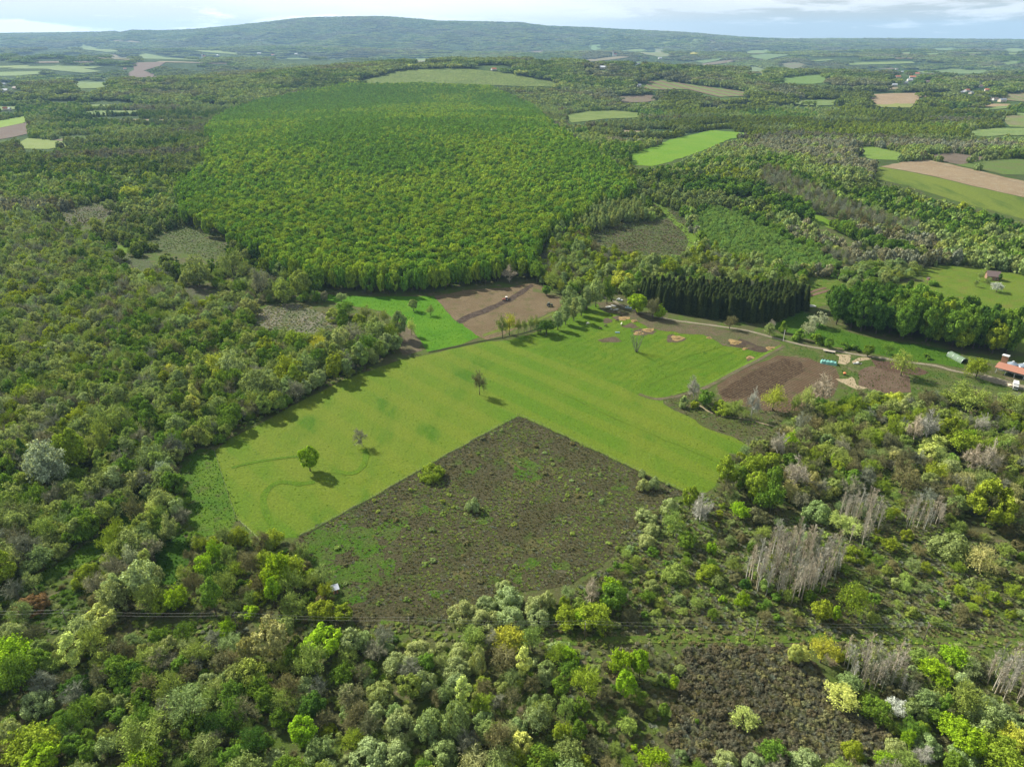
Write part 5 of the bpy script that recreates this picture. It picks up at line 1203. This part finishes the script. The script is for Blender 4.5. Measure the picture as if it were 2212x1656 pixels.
# debris sheets
m_white = plain('white_sheeting', (.5, .5, .46), .6, 0, .1)
for i, (a, b, w, d) in enumerate(((1314, 663.5, 3.6, 2.2), (1324.5, 661, 3.4, 1.8), (1331.5, 669, 2.6, 1.6), (1320, 668.5, 1.2, .9), (1326, 670, 1.0, .8))):
    g = ground(a, b); mb = MB(); R = random.Random(i)
    mb.box(-w / 2, w / 2, -d / 2, d / 2, .1, .32); mb.box(-w / 2 + .1, w / 2 - .3, -d / 2 + .1, d / 2 - .1, .325, .45); mb.box(-w / 2, -w / 2 + .15, -d / 2, d / 2, 0, .1); mb.box(w / 2 - .15, w / 2, -d / 2, d / 2, 0, .1)
    o = mb.obj('pallet', m_white); o.location = (g[0], g[1], .03); o.rotation_euler = (0, 0, R.uniform(-.6, .6))
    tag(o, 'pale pallet stack lying on the dirt, %s' % ['largest, nearest the hedge trees', 'behind the others towards the road', 'right one nearest the pasture', 'small one between the larger stacks', 'smallest one beside the right stack'][i], 'pallet', 'pale pallets at the top of the pasture')
# cows
def animal(kind, x, y, rz, mat, label, s=1.0, graze=True):
    bm = bmesh.new()
    pts = [(0, 0, .95), (-.75, 0, 1.0), (-.35, 0, .92), (.35, 0, .95), (.72, 0, 1.1)]
    pts += ([(1.05, 0, .85), (1.3, 0, .38), (1.48, 0, .2)] if graze else [(1.1, 0, 1.35), (1.3, 0, 1.45), (1.6, 0, 1.3)])
    V = [bm.verts.new(p) for p in pts]
    E = [(0, 2), (2, 1), (0, 3), (3, 4), (4, 5), (5, 6), (6, 7)]
    rad = [.36, .30, .37, .35, .27, .17, .15, .09]
    for sx, b, kx in ((-.68, 1, -.12), (.55, 4, .0)):
        for sy in (-1, 1):
            a = bm.verts.new((sx, sy * .2, .78)); c = bm.verts.new((sx + kx, sy * .2, .42)); d = bm.verts.new((sx, sy * .2, 0)); n0 = len(pts) + 3 * ({(-.68, -1): 0, (-.68, 1): 1, (.55, -1): 2, (.55, 1): 3}[(sx, sy)])
            E += [(b, n0), (n0, n0 + 1), (n0 + 1, n0 + 2)]; rad += [.16, .075, .06]
    bm.verts.ensure_lookup_table(); 
    t = [bm.verts.new((-1.02, 0, .95)), bm.verts.new((-1.08, 0, .45))]; nt_ = len(rad); rad += [.04, .03]; E += [(1, nt_), (nt_, nt_ + 1)]
    bm.verts.ensure_lookup_table()
    for a, b in E: bm.edges.new((bm.verts[a], bm.verts[b]))
    me = bpy.data.meshes.new(kind); bm.to_mesh(me); bm.free()
    o = bpy.data.objects.new(kind, me); COL.objects.link(o)
    me.materials.append(mat)
    o.modifiers.new('skin', 'SKIN'); sk = me.skin_vertices or None
    for i, v in enumerate(me.skin_vertices[0].data): v.radius = (rad[i], rad[i])
    me.skin_vertices[0].data[0].use_root = True
    o.modifiers.new('sub', 'SUBSURF').render_levels = 1
    o.scale = (s, s, s); o.location = (x, y, .04); o.rotation_euler = (0, 0, rz)
    return tag(o, label, 'cow')
m_cow = plain('dark_hide', (.035, .022, .015), .8); m_cow2 = plain('pale_hide', (.70, .66, .56), .8)
for a, b, rz, m_, lab, gz in ((1297, 711.5, 2.6, m_cow, 'dark brown cow grazing, lower left of the pair near the shaded grass', True), (1308, 705.5, .2, m_cow, 'dark brown cow standing, upper right of the grazing pair', True),
                      (1333, 694.5, 3.0, m_cow, 'dark cow lying near the hollowed straw heap', True), (1341.5, 702, 1.2, m_cow2, 'white cow standing on the grass below the straw heaps', False), (1269, 700.5, .5, m_cow2, 'white cow in the hedge shade at the pasture edge', True)):
    g = ground(a, b); animal('cow', g[0], g[1], rz, m_, lab, 1.0, gz)['group'] = 'cows on the pasture'
# water trough
g = ground(1333, 719); m_teal = plain('blue_green_paint', (.25, .42, .40), .5)
rt = root('water_trough', (g[0], g[1], .03), 'pale blue green water trough among the cows', 'trough', rz=-.1)
mb = MB(); mb.box(-1.4, 1.4, -.5, -.42, 0, .6); mb.box(-1.4, 1.4, .42, .5, 0, .6); mb.box(-1.4, -1.32, -.42, .42, 0, .6); mb.box(1.32, 1.4, -.42, .42, 0, .6); mb.box(-1.32, 1.32, -.42, .42, .05, .12); mb.obj('tub', m_teal, rt)
MB().box(-1.3, 1.3, -.41, .41, .42, .45).obj('water', plain('trough_water', (.3, .38, .42), .1), rt)

# ------------------------------------------------------------------ vehicles
m_tyre = plain('tyre_rubber', (.02, .02, .02), .9); m_glass = plain('dark_glass', (.03, .04, .05), .1)
def wheel(rt, x, y, r, w, rim=(.4, .4, .38)):
    o = MB().tube((x, y - w / 2, r), (x, y + w / 2, r), r, None, 20).obj('wheel', m_tyre, rt, False)
    MB().tube((x, y - w / 2 - .01, r), (x, y + w / 2 + .01, r), r * .5, None, 14).obj('rim', plain('rim', rim, .5), o)
def tractor(px, py, rz, col, cabcol, label, plough=True):
    g = ground(px, py); rt = root('tractor', (g[0], g[1], .05), label, 'tractor', rz=rz)
    m1 = plain('tractor_paint', col, .4); m2 = plain('cab_roof_paint', cabcol, .4)
    mb = MB(); mb.box(.2, 2.2, -.4, .4, .75, 1.5); mb.box(2.2, 2.35, -.35, .35, .8, 1.4); mb.box(-.9, .2, -.35, .35, .6, 1.2); mb.obj('hood', m1, rt)
    for s in (-1, 1): MB().box(-1.3, -.1, s * .75 - .2, s * .75 + .2, 1.5, 1.62).obj('fender', m1, rt)
    MB().box(-1.0, .15, -.62, .62, 1.25, 2.45).obj('cab', m_glass, rt)
    MB().box(-1.15, .3, -.75, .75, 2.46, 2.62).obj('cab_roof', m2, rt)
    MB().tube((1.2, .25, 1.5), (1.2, .25, 2.4), .05, None, 8).obj('exhaust', m_dark, rt)
    for s in (-1, 1): wheel(rt, -.75, s * .85, .82, .42); wheel(rt, 1.75, s * .75, .5, .3)
    if plough:
        mb = MB(); mb.box(-3.4, -1.5, -.06, .06, .8, .95); mb.box(-1.6, -1.45, -.5, .5, .7, .9)
        for k in range(3): mb.add([(-2.0 - .55 * k, .5 - .3 * k, .1), (-2.6 - .55 * k, .1 - .3 * k, .1), (-2.5 - .55 * k, .1 - .3 * k, .8), (-2.0 - .55 * k, .3 - .3 * k, .8), (-2.0 - .55 * k, .55 - .3 * k, .12), (-2.6 - .55 * k, .15 - .3 * k, .12), (-2.5 - .55 * k, .15 - .3 * k, .8), (-2.0 - .55 * k, .35 - .3 * k, .8)], [(0, 1, 2, 3), (7, 6, 5, 4), (0, 4, 5, 1), (1, 5, 6, 2), (2, 6, 7, 3), (3, 7, 4, 0)])
        mb.obj('plough', m_dark, rt)
tractor(1092, 649, 3.5, (.35, .10, .08), (.75, .68, .64), 'reddish tractor with a pale cab roof ploughing across the stubble field')
tractor(1186, 661.5, .3, (.06, .09, .06), (.10, .12, .09), 'dark tractor parked at the right end of the stubble field', False)
def car(px, py, rz, col, label):
    g = ground(px, py); rt = root('parked_car', (g[0], g[1], .06), label, 'car', rz=rz); m1 = plain('car_paint', col, .25, 0, .04)
    mb = MB(); prof = [(-2.1, .35), (-2.1, .85), (-1.8, .95), (1.0, .95), (2.0, .8), (2.15, .35)]
    v = [(x, s, z) for s in (-.85, .85) for x, z in prof]; n = 6
    mb.add(v, [tuple(range(n)), tuple(range(2 * n - 1, n - 1, -1))] + [(k, n + k, n + (k + 1) % n, (k + 1) % n) for k in range(n)]); mb.obj('body', m1, rt)
    prof = [(-1.7, .952), (-1.35, 1.38), (.25, 1.38), (.95, .952)]; v = [(x, s, z) for s in (-.74, .74) for x, z in prof]; n = 4
    MB().add(v, [tuple(range(n)), tuple(range(2 * n - 1, n - 1, -1))] + [(k, n + k, n + (k + 1) % n, (k + 1) % n) for k in range(n)]).obj('windows', m_glass, rt)
    MB().box(-1.3, .2, -.7, .7, 1.382, 1.43).obj('roof', m1, rt)
    for x in (-1.35, 1.35):
        for s in (-1, 1): wheel(rt, x, s * .78, .32, .2)
car(1338, 649.5, -.5, (.62, .66, .68), 'pale silver car parked on the road above the pallets')
car(1356.5, 666.5, -.35, (.55, .68, .75), 'light blue car half hidden at the left of the bright round tree by the road')
# white lorry at the farm
g = ground(2191, 839); rt = root('lorry', (g[0], g[1], .08), 'white lorry with a box body parked on the farm yard', 'lorry', rz=math.radians(238))
m_truck = plain('white_paint', (.55, .55, .53), .35, 0, .05)
MB().box(-3.6, 1.2, -1.15, 1.15, 1.05, 3.1).obj('box_body', m_truck, rt)
mb = MB(); mb.box(1.5, 3.2, -1.05, 1.05, .75, 2.3); mb.box(1.5, 2.7, -1.0, 1.0, 2.3, 2.6); mb.obj('cab', m_truck, rt)
MB().box(3.2, 3.23, -.95, .95, 1.5, 2.2).obj('windscreen', m_glass, rt)
MB().box(-3.5, 3.0, -.45, .45, .65, .95).obj('chassis', m_dark, rt)
for x in (-2.4, -1.3, 2.4):
    for s in (-1, 1): wheel(rt, x, s * .95, .48, .3)
# green tarp stack
g = ground(1789, 785); m_tarp = plain('green_tarpaulin', (.13, .33, .28), .5, 0, .18, 1.2)
rt = root('silage_stack', (g[0], g[1], .06), 'long low stack covered with a turquoise green tarpaulin beside the ploughed field', 'stack', rz=-.42)
mb = MB(); R = random.Random(3)
ring = lambda x, s, hh: [(x, -1.9 * s, 0), (x, -1.5 * s, hh * .75), (x, -.6 * s, hh), (x, .6 * s, hh * .97), (x, 1.5 * s, hh * .72), (x, 1.9 * s, 0)]
v = []; n = 13
for k in range(n): v += ring(-4.2 + 8.4 * k / (n - 1), (.8 if k in (0, n - 1) else 1) * R.uniform(.93, 1.06), (.8 if k in (0, n - 1) else 1.9) * R.uniform(.86, 1.08))
mb.add(v, [(k * 6 + j, k * 6 + j + 1, (k + 1) * 6 + j + 1, (k + 1) * 6 + j) for k in range(n - 1) for j in range(5)] + [(0, 1, 2, 3, 4, 5)[::-1], tuple((n - 1) * 6 + j for j in range(6))])
mb.obj('tarpaulin', m_tarp, rt)
for k in range(5): MB().lathe([(.42, 0), (.46, .1), (.42, .2)], 12, (-3 + k * 1.5, R.uniform(-.4, .4), 1.9)).obj('weight_tyre', m_tyre, rt)
# orange tent-like cone, boards, junk
g = ground(1823, 810); rt = root('fertiliser_spreader', (g[0], g[1], .06), 'small orange cone shaped spreader hopper standing on the grass by the sand', 'spreader')
MB().lathe([(.25, .3), (.75, 1.0), (.8, 1.3), (.4, 1.5)], 14).obj('hopper', plain('orange_paint', (.75, .22, .08), .4), rt, True)
MB().box(-.5, .5, -.4, .4, .2, .3).box(-.5, -.4, -.4, .4, 0, .2).box(.4, .5, -.4, .4, 0, .2).obj('frame', m_dark, rt)
g = ground(1790, 761); rt = root('flat_trailer', (g[0], g[1], .1), 'low dark flat trailer beside the road above the turquoise stack', 'trailer', rz=-.45)
MB().box(-3.2, 3.2, -1, 1, .75, .9).obj('deck', plain('trailer_boards', (.35, .30, .24), .9), rt)
for x in (-1.8, 1.8):
    for s in (-1, 1): wheel(rt, x, s * .9, .4, .22)
g = ground(1850.5, 786); rt = root('junk_pile', (g[0], g[1], .06), 'small pile of pale sheet scrap between the two sand patches', 'scrap pile')
for k, (x, y, w, d, hh) in enumerate(((-1.2, 0, 1.6, 1.0, .5), (.3, .3, 1.2, 1.2, .9), (1.3, -.3, .8, 1.3, .4), (2.4, .1, .7, .5, .3))):
    MB().box(x - w / 2, x + w / 2, y - d / 2, y + d / 2, 0, hh, .3 * k, (x, y)).obj('scrap_piece', [m_metal, m_white, m_wood, m_metal][k], rt)
g = ground(2180, 832); rt = root('log_pile', (g[0], g[1], .08), 'small heap of pale cut logs beside the white lorry', 'log pile')
for k in range(7): MB().tube((-.9 + .3 * k, -1, .2 + .12 * (k % 3)), (-.8 + .25 * k, 1.0, .22 + .12 * (k % 2)), .17, None, 8).obj('log', plain('cut_wood', (.55, .45, .30), .9), rt)

# ------------------------------------------------------------------ farm
m_roof = plain('terracotta_sheet', (.30, .13, .08), .7, 0, .2, 2); m_conc = plain('farm_concrete', (.5, .5, .48), .8, 0, .2)
ga = ground(2166, 806); gb = ground(2240, 826)
ang = math.atan2(gb[1] - ga[1], gb[0] - ga[0])
rt = root('open_barn', (ga[0], ga[1], .06), 'open sided farm barn with a terracotta roof on concrete posts', 'barn', rz=ang)
for k in range(5):
    for y in (-2.2, 2.6): MB().box(k * 4.2 - 3.2, k * 4.2 - 2.9, y - .15, y + .15, 0, 3.2 if y < 0 else 4.0).obj('post', m_conc, rt)
rf = MB(); rf.add([(-4, -3, 3.1), (15, -3, 3.1), (15, 3.4, 4.25), (-4, 3.4, 4.25), (-4, -3, 3.25), (15, -3, 3.25), (15, 3.4, 4.4), (-4, 3.4, 4.4)], [(3, 2, 1, 0), (4, 5, 6, 7), (0, 1, 5, 4), (1, 2, 6, 5), (2, 3, 7, 6), (3, 0, 4, 7)]); rf.obj('roof', m_roof, rt)
MB().box(-3, 14, 3.0, 3.15, 0, 2.6).obj('back_wall', m_conc, rt)
g = ground(2165, 790); rt = root('brick_tower', (g[0], g[1], 0), 'short red brick tower with a grey cap behind the farm barn', 'tower', rz=ang)
MB().box(-1.4, 1.4, -1.2, 1.2, 0, 6.0).obj('wall', m_brick, rt); MB().box(-1.65, 1.65, -1.45, 1.45, 6.003, 6.3).obj('cap', m_conc, rt)
m_silo = plain('silo_steel', (.26, .31, .36), .4, .5, .1, 2)
for i, (a, b) in enumerate(((2182, 800), (2205, 804))):
    g = ground(a, b); rt = root('grain_silo', (g[0], g[1], 0), ['round grey steel grain silo, the one nearer the brick tower', 'round grey steel grain silo, the one farther from the brick tower'][i], 'silo', 'grain silos behind the barn')
    MB().lathe([(2.5, 0), (2.5, .9), (2.53, .95), (2.5, 1), (2.5, 1.9), (2.53, 1.95), (2.5, 2.0), (2.5, 2.9), (2.53, 2.95), (2.5, 3), (2.5, 3.9)], 28).obj('shell', m_silo, rt, True)
    MB().lathe([(2.62, 3.9), (2.6, 4.0), (.5, 5.2)], 20).obj('roof', m_silo, rt); MB().lathe([(.52, 5.2), (.5, 5.5), (.1, 5.6)], 12).obj('vent_cap', m_white, rt)
# polytunnel
g = ground(2079, 783); rt = root('polytunnel', (g[0], g[1], .05), 'half round polytunnel of pale green film with open end beside the road', 'polytunnel', rz=1.78)
m_film = plain('tunnel_film', (.12, .18, .11), .85, 0, .15, 1)
mb = MB(); v = []; n = 14
for x in (-1, 9.5):
    for k in range(n + 1): t = math.pi * k / n; v.append((x, 2.3 * math.cos(t), 2.7 * math.sin(t)))
for x in (-1, 9.5):
    for k in range(n + 1): t = math.pi * k / n; v.append((x, 2.24 * math.cos(t), 2.64 * math.sin(t)))
m1 = n + 1
mb.add(v, [(k, k + 1, m1 + k + 1, m1 + k) for k in range(n)] + [(2 * m1 + k + 1, 2 * m1 + k, 3 * m1 + k, 3 * m1 + k + 1) for k in range(n)] + [(k, 2 * m1 + k, 2 * m1 + k + 1, k + 1) for k in range(n)]); mb.obj('film', m_film, rt)
for x in (-1.05, 2.4, 5.8, 9.5):
    mb = MB()
    for k in range(n): a_, b_ = math.pi * k / n, math.pi * (k + 1) / n; mb.tube((x, 2.36 * math.cos(a_), 2.76 * math.sin(a_)), (x, 2.36 * math.cos(b_), 2.76 * math.sin(b_)), .06, None, 5)
    mb.obj('hoop', m_metal, rt)

# ------------------------------------------------------------------ houses
m_wallw = plain('white_render', (.50, .49, .45), .9, 0, .08); m_wallc = plain('cream_render', (.58, .50, .38), .9, 0, .1); m_tile = plain('red_tile', (.38, .12, .07), .8, 0, .2); m_tileb = plain('brown_tile', (.16, .11, .10), .8, 0, .2)
m_tileg = plain('grey_tile', (.36, .38, .42), .8, 0, .2); m_barn = plain('barn_boards', (.24, .14, .09), .9, 0, .3)
def house(px, py, w, d, hh, rh, rz, wall, roof, name, label, cat='house', group=None, chim=True):
    g = ground(px, py); z = float(h(g[0], g[1])); rt = root(name, (g[0], g[1], z - .3 + (1.0 if g[1] > 1500 else 0)), label, cat, group, rz)
    a, b = w / 2, d / 2
    mb = MB(); mb.add([(-a, -b, 0), (a, -b, 0), (a, b, 0), (-a, b, 0), (-a, -b, hh), (a, -b, hh), (a, b, hh), (-a, b, hh), (-a, 0, hh + rh), (a, 0, hh + rh)],
                      [(0, 1, 5, 4), (2, 3, 7, 6), (1, 2, 6, 9, 5), (3, 0, 4, 8, 7)]); mb.obj('wall', wall, rt)
    o = .45; e = rh / b * o
    mb = MB()
    for s in (-1, 1):
        v = [(-a - o, s * (b + o), hh - e + .03), (a + o, s * (b + o), hh - e + .03), (a + o, 0, hh + rh + .03), (-a - o, 0, hh + rh + .03)]
        mb.add(v + [(p[0], p[1], p[2] + .2) for p in v], [(0, 1, 2, 3), (7, 6, 5, 4), (0, 4, 5, 1), (1, 5, 6, 2), (3, 2, 6, 7), (0, 3, 7, 4)])
    ro = mb.obj('roof', roof, rt)
    if chim: MB().box(a * .3, a * .3 + .6, -.3 + b * .3, .3 + b * .3, hh + rh * .3, hh + rh + .9).obj('chimney', m_brick, ro)
    nw = max(2, int(w / 3))
    for k in range(nw):
        x = -a + (k + .5) * w / nw
        wf = MB().box(x - .5, x + .5, -b - .05, -b + .05, 1.0, 2.2).obj('window', m_wallw, rt); MB().box(x - .42, x + .42, -b - .07, -b - .055, 1.08, 2.12).obj('pane', m_glass, wf)
    MB().box(a - .01, a + .06, -.5, .5, 0, 2.05).obj('door', m_wood, rt)
house(2141, 603, 8, 6.5, 3.4, 3.0, -.35, m_barn, m_tileb, 'hill_barn', 'brown wooden barn with a dark pitched roof on the hill meadow', 'barn', chim=False)
VG = [(2087, 199, 16, 10, 'w', 'r', 'right village, red roof by the tan field'), (2076, 203, 13, 9, 'w', 'g', 'white with grey roof, left of the red roof by the tan field'), (2096, 204, 12, 9, 'c', 'g', 'cream with grey roof, just right of the red roof by the tan field'),
      (2132, 198, 16, 10, 'c', 'r', 'orange roof standing apart above the other village houses'), (2134, 217, 14, 9, 'w', 'b', 'white with brown roof, left of the long grey roof'), (2148, 218, 14, 9, 'w', 'b', 'white with brown roof, between its twin and the long grey roof'),
      (2163, 221, 22, 10, 'c', 'g', 'long, grey roofed, at the end of the village row'), (2117, 190, 10, 8, 'w', 'b', 'small white one above the village at the wood edge'),
      (1970, 170, 20, 13, 'w', 'r', 'far village, red roof with the widest front'), (1964, 176, 16, 11, 'w', 'g', 'far village, white and grey, below the widest red roof'), (1938, 169, 18, 12, 'c', 'r', 'far village, red roof beside the dark conifer'), (1936, 151, 16, 11, 'w', 'b', 'white one highest up in the far village'),
      (1948, 157, 14, 10, 'w', 'g', 'second highest white one in the far village'), (2001, 180, 18, 11, 'c', 'b', 'cream one alone right of the far village'), (1980, 162, 16, 11, 'c', 'r', 'far village, upper red roof right of the white ones'), (1955, 182, 12, 10, 'w', 'g', 'tiny white one at the lower edge of the far village'),
      (24, 177, 16, 10, 'w', 'r', 'left farmstead, white gable with brick red roof'), (10, 200, 22, 12, 'w', 'g', 'left farmstead, long grey roof at the pale yard'), (35, 194, 18, 11, 'c', 'b', 'left farmstead, brown roof right of the pale yard'), (8, 184, 16, 10, 'w', 'g', 'left farmstead, grey roof above the yard'),
      (12, 239, 9, 7, 'c', 'r', 'small orange roofed one by the bright field on the left'), (22, 240, 6, 5, 'w', 'g', 'tiny white outbuilding beside the small orange roof'),
      (270, 151, 14, 10, 'w', 'r', 'lone white farmhouse by the ploughed plot'), (1066, 153, 16, 11, 'w', 'r', 'lone red roof on the ridge behind the light green hill'), (1380, 188, 10, 8, 'w', 'g', 'lone white one left of the striped field'), (1931, 187, 14, 10, 'w', 'g', 'white one below the far village beside the meadow'),
      (1425, 128, 26, 18, 'w', 'g', 'white one on the far slope near the forked field'), (1376, 140, 24, 16, 'w', 'b', 'white one below the church slope'), (1300, 150, 24, 16, 'w', 'g', 'white one in the woods left of the church'), (560, 118, 34, 22, 'w', 'g', 'pale one of the distant hamlet, long front'), (590, 121, 30, 20, 'w', 'r', 'red roofed one of the distant hamlet'), (470, 122, 30, 20, 'w', 'g', 'white one of the distant hamlet beside the tower'), (640, 119, 30, 20, 'w', 'g', 'last pale one of the distant hamlet')]
WM = dict(w=m_wallw, c=m_wallc); RM = dict(r=m_tile, b=m_tileb, g=m_tileg)
CLR = []
for i, (a, b, w, d, wl, rf_, lab) in enumerate(VG):
    house(a, b, w, d, 4.2 * max(1, w / 18), 3.0 * max(1, w / 18), random.Random(i).uniform(-.6, .6), WM[wl], RM[rf_], 'village_house', 'small house, ' + lab, 'house', 'houses of the distant villages')
def church(px, py, s, label):
    g = ground(px, py); z = float(h(g[0], g[1])); rt = root('church', (g[0], g[1], z), label, 'church')
    MB().box(-3 * s, 3 * s, -3 * s, 3 * s, 0, 20 * s).obj('tower', m_wallw, rt); MB().lathe([(3.6 * s, 20 * s), (3.2 * s, 22 * s), (.2 * s, 32 * s)], 8).obj('spire', m_tileb, rt)
    mb = MB(); mb.add([(3.01 * s, -4 * s, 0), (18 * s, -4 * s, 0), (18 * s, 4 * s, 0), (3.01 * s, 4 * s, 0), (3.01 * s, -4 * s, 8 * s), (18 * s, -4 * s, 8 * s), (18 * s, 4 * s, 8 * s), (3.01 * s, 4 * s, 8 * s)], [(0, 1, 5, 4), (1, 2, 6, 5), (2, 3, 7, 6), (3, 0, 4, 7), (4, 5, 6, 7)]); mb.obj('nave', m_wallw, rt)
    MB().add([(3.01 * s, -4.6 * s, 8.01 * s), (18.5 * s, -4.6 * s, 8.01 * s), (18.5 * s, 4.6 * s, 8.01 * s), (3.01 * s, 4.6 * s, 8.01 * s), (3.01 * s, 0, 13 * s), (18.5 * s, 0, 13 * s)], [(0, 1, 5, 4), (2, 3, 4, 5), (1, 2, 5), (3, 0, 4), (3, 2, 1, 0)]).obj('roof', m_tile, rt)
church(1324, 122, 1.5, 'small white church with a pointed tower on the wooded far slope')
church(437, 126, 1.6, 'distant church tower with a dark spire in the far left hamlet')
# hunting stand
g = ground(2002, 612); z = float(h(g[0], g[1])); rt = root('hunting_stand', (g[0], g[1], z), 'small dark raised hunting stand on legs at the edge of the hill meadow', 'stand', rz=.4)
for x in (-.6, .6):
    for y in (-.6, .6): MB().tube((x * 1.3, y * 1.3, 0), (x, y, 2.6), .07, None, 6).obj('leg', m_wood, rt)
MB().box(-.8, .8, -.8, .8, 2.6, 4.1).obj('cabin', m_barn, rt); MB().box(-1, 1, -1, 1, 4.103, 4.25).obj('roof', m_tileb, rt)
# greenhouse cover by the garden plots
g = ground(1748, 661); o = MB().blob((0, 0, .1), (4.5, 1.8, .9), 5, 3, .12).obj('sheeted_heap', m_white, smooth=True); o.location = (g[0], g[1], float(h(*g))); o.rotation_euler = (0, 0, -.4)
tag(o, 'white sheeted heap on the grass at the right end of the spruces', 'heap')
for i, q in enumerate((P("1746,630 1779,621 1786,623 1747,635"), P("1747,637 1790,625 1797,628 1748,641"))):
    sheet('garden_bed', pxpoly(q), field_mat('garden_bed', (.21, .14, .09), (.17, .11, .07), big=5, fine=.6))
# mast on the summit
X = (799 - IW / 2) / F; d = ray(799, 36); t = RY / d[1]; rt = root('radio_mast', (d[0] * t, RY, float(h(d[0] * t, RY))), 'thin radio mast on the summit of the distant wooded mountain', 'mast')
MB().tube((0, 0, -2), (0, 0, 34), 2.2, 1.0, 6).obj('lattice', m_metal, rt)

# ------------------------------------------------------------------ air
hz_ = MB().box(-25000, 25000, -25000, 25000, -60, 600).obj('haze', None)
hz_.data.materials.clear()
m, nt, ns, ls = newmat('haze_air')
vp = N(ns, 'ShaderNodeVolumePrincipled'); vp.inputs['Color'].default_value = (.38, .62, .90, 1); vp.inputs['Density'].default_value = HAZE; vp.inputs['Anisotropy'].default_value = .1
o = N(ns, 'ShaderNodeOutputMaterial'); ls.new(vp.outputs[0], o.inputs['Volume'])
hz_.data.materials.append(m); hz_['kind'] = 'stuff'

# ------------------------------------------------------------------ sky, sun, camera
w = bpy.data.worlds.new('World'); sc.world = w; w.use_nodes = True
nt = w.node_tree; ns, ls = nt.nodes, nt.links; ns.clear()
sky = N(ns, 'ShaderNodeTexSky'); sky.sky_type = 'NISHITA'; sky.sun_disc = False; sky.sun_elevation = SUN_EL; sky.sun_rotation = SUN_AZ
sky.air_density = 1.2; sky.dust_density = 2.2; sky.ozone_density = 1.4; sky.altitude = 200
tc = N(ns, 'ShaderNodeTexCoord')
mp = N(ns, 'ShaderNodeMapping'); ls.new(tc.outputs['Generated'], mp.inputs[0]); mp.inputs['Scale'].default_value = (5, 5, 42)
mp.inputs['Location'].default_value = (1.3, .4, .35)
n1 = noise(ns, ls, mp.outputs[0], 1.6, 8, .62, .25)
mp2 = N(ns, 'ShaderNodeMapping'); ls.new(tc.outputs['Generated'], mp2.inputs[0]); mp2.inputs['Scale'].default_value = (2, 2, 16); mp2.inputs['Location'].default_value = (3.3, .4, .1)
n2 = noise(ns, ls, mp2.outputs[0], 1.2, 5, .5, .2)
sx = N(ns, 'ShaderNodeSeparateXYZ'); ls.new(tc.outputs['Generated'], sx.inputs[0])
# more cloud to the left and above, clear strip near the right horizon
zz = ramp(ns, ls, sx.outputs[2], .004, .045); xx = ramp(ns, ls, sx.outputs[0], .35, -.35)
a1 = N(ns, 'ShaderNodeMath', operation='MULTIPLY_ADD'); ls.new(zz, a1.inputs[0]); a1.inputs[1].default_value = .22; ls.new(n1, a1.inputs[2])
a2 = N(ns, 'ShaderNodeMath', operation='MULTIPLY_ADD'); ls.new(xx, a2.inputs[0]); a2.inputs[1].default_value = .16; ls.new(a1.outputs[0], a2.inputs[2])
cover0 = ramp(ns, ls, a2.outputs[0], .60, .74)
fade = ramp(ns, ls, sx.outputs[2], .30, .10)
cv = N(ns, 'ShaderNodeMath', operation='MULTIPLY'); ls.new(cover0, cv.inputs[0]); ls.new(fade, cv.inputs[1]); cover = cv.outputs[0]
hz2 = N(ns, 'ShaderNodeMath', operation='MULTIPLY'); ls.new(xx, hz2.inputs[0]); ls.new(fade, hz2.inputs[1]); hazy = hz2.outputs[0]
base = mixc(ns, ls, .55, sky.outputs[0], CLOUD[0])
lit = mixc(ns, ls, ramp(ns, ls, n2, .35, .65), CLOUD[1], CLOUD[2])
base = mixc(ns, ls, hazy, base, CLOUD[3])
c = mixc(ns, ls, cover, base, lit)
bg = N(ns, 'ShaderNodeBackground'); bg.inputs[1].default_value = SKYS; ls.new(c, bg.inputs[0])
o = N(ns, 'ShaderNodeOutputWorld'); ls.new(bg.outputs[0], o.inputs[0])
sun = bpy.data.lights.new('sun', 'SUN'); sun.energy = SUNE; sun.angle = math.radians(.55); sun.color = (1, .95, .85)
so = bpy.data.objects.new('sun', sun); COL.objects.link(so)
sv = Vector((math.sin(SUN_AZ) * math.cos(SUN_EL), math.cos(SUN_AZ) * math.cos(SUN_EL), math.sin(SUN_EL)))
so.rotation_euler = sv.to_track_quat('Z', 'Y').to_euler(); so.location = (0, 0, 900)
cam = bpy.data.cameras.new('camera'); co = bpy.data.objects.new('camera', cam); COL.objects.link(co)
cam.sensor_width = 36; cam.lens = F / IW * 36; cam.clip_start = .5; cam.clip_end = 120000
co.location = (0, 0, CAMZ); co.rotation_euler = (math.pi / 2 - PITCH, 0, 0)
sc.camera = co
sc.view_settings.view_transform = 'Standard'; sc.view_settings.look = 'None'; sc.view_settings.gamma = 1; sc.view_settings.exposure = EXPO
cy = sc.cycles
cy.max_bounces = 4; cy.diffuse_bounces = 2; cy.glossy_bounces = 1; cy.transmission_bounces = 3; cy.volume_bounces = 0; cy.transparent_max_bounces = 6
cy.use_denoising = DEN; cy.denoiser = 'OPENIMAGEDENOISE'; cy.denoising_input_passes = 'RGB_ALBEDO_NORMAL'; cy.denoising_prefilter = 'ACCURATE'
cy.caustics_reflective = False; cy.caustics_refractive = False
print('objects', len(bpy.data.objects))
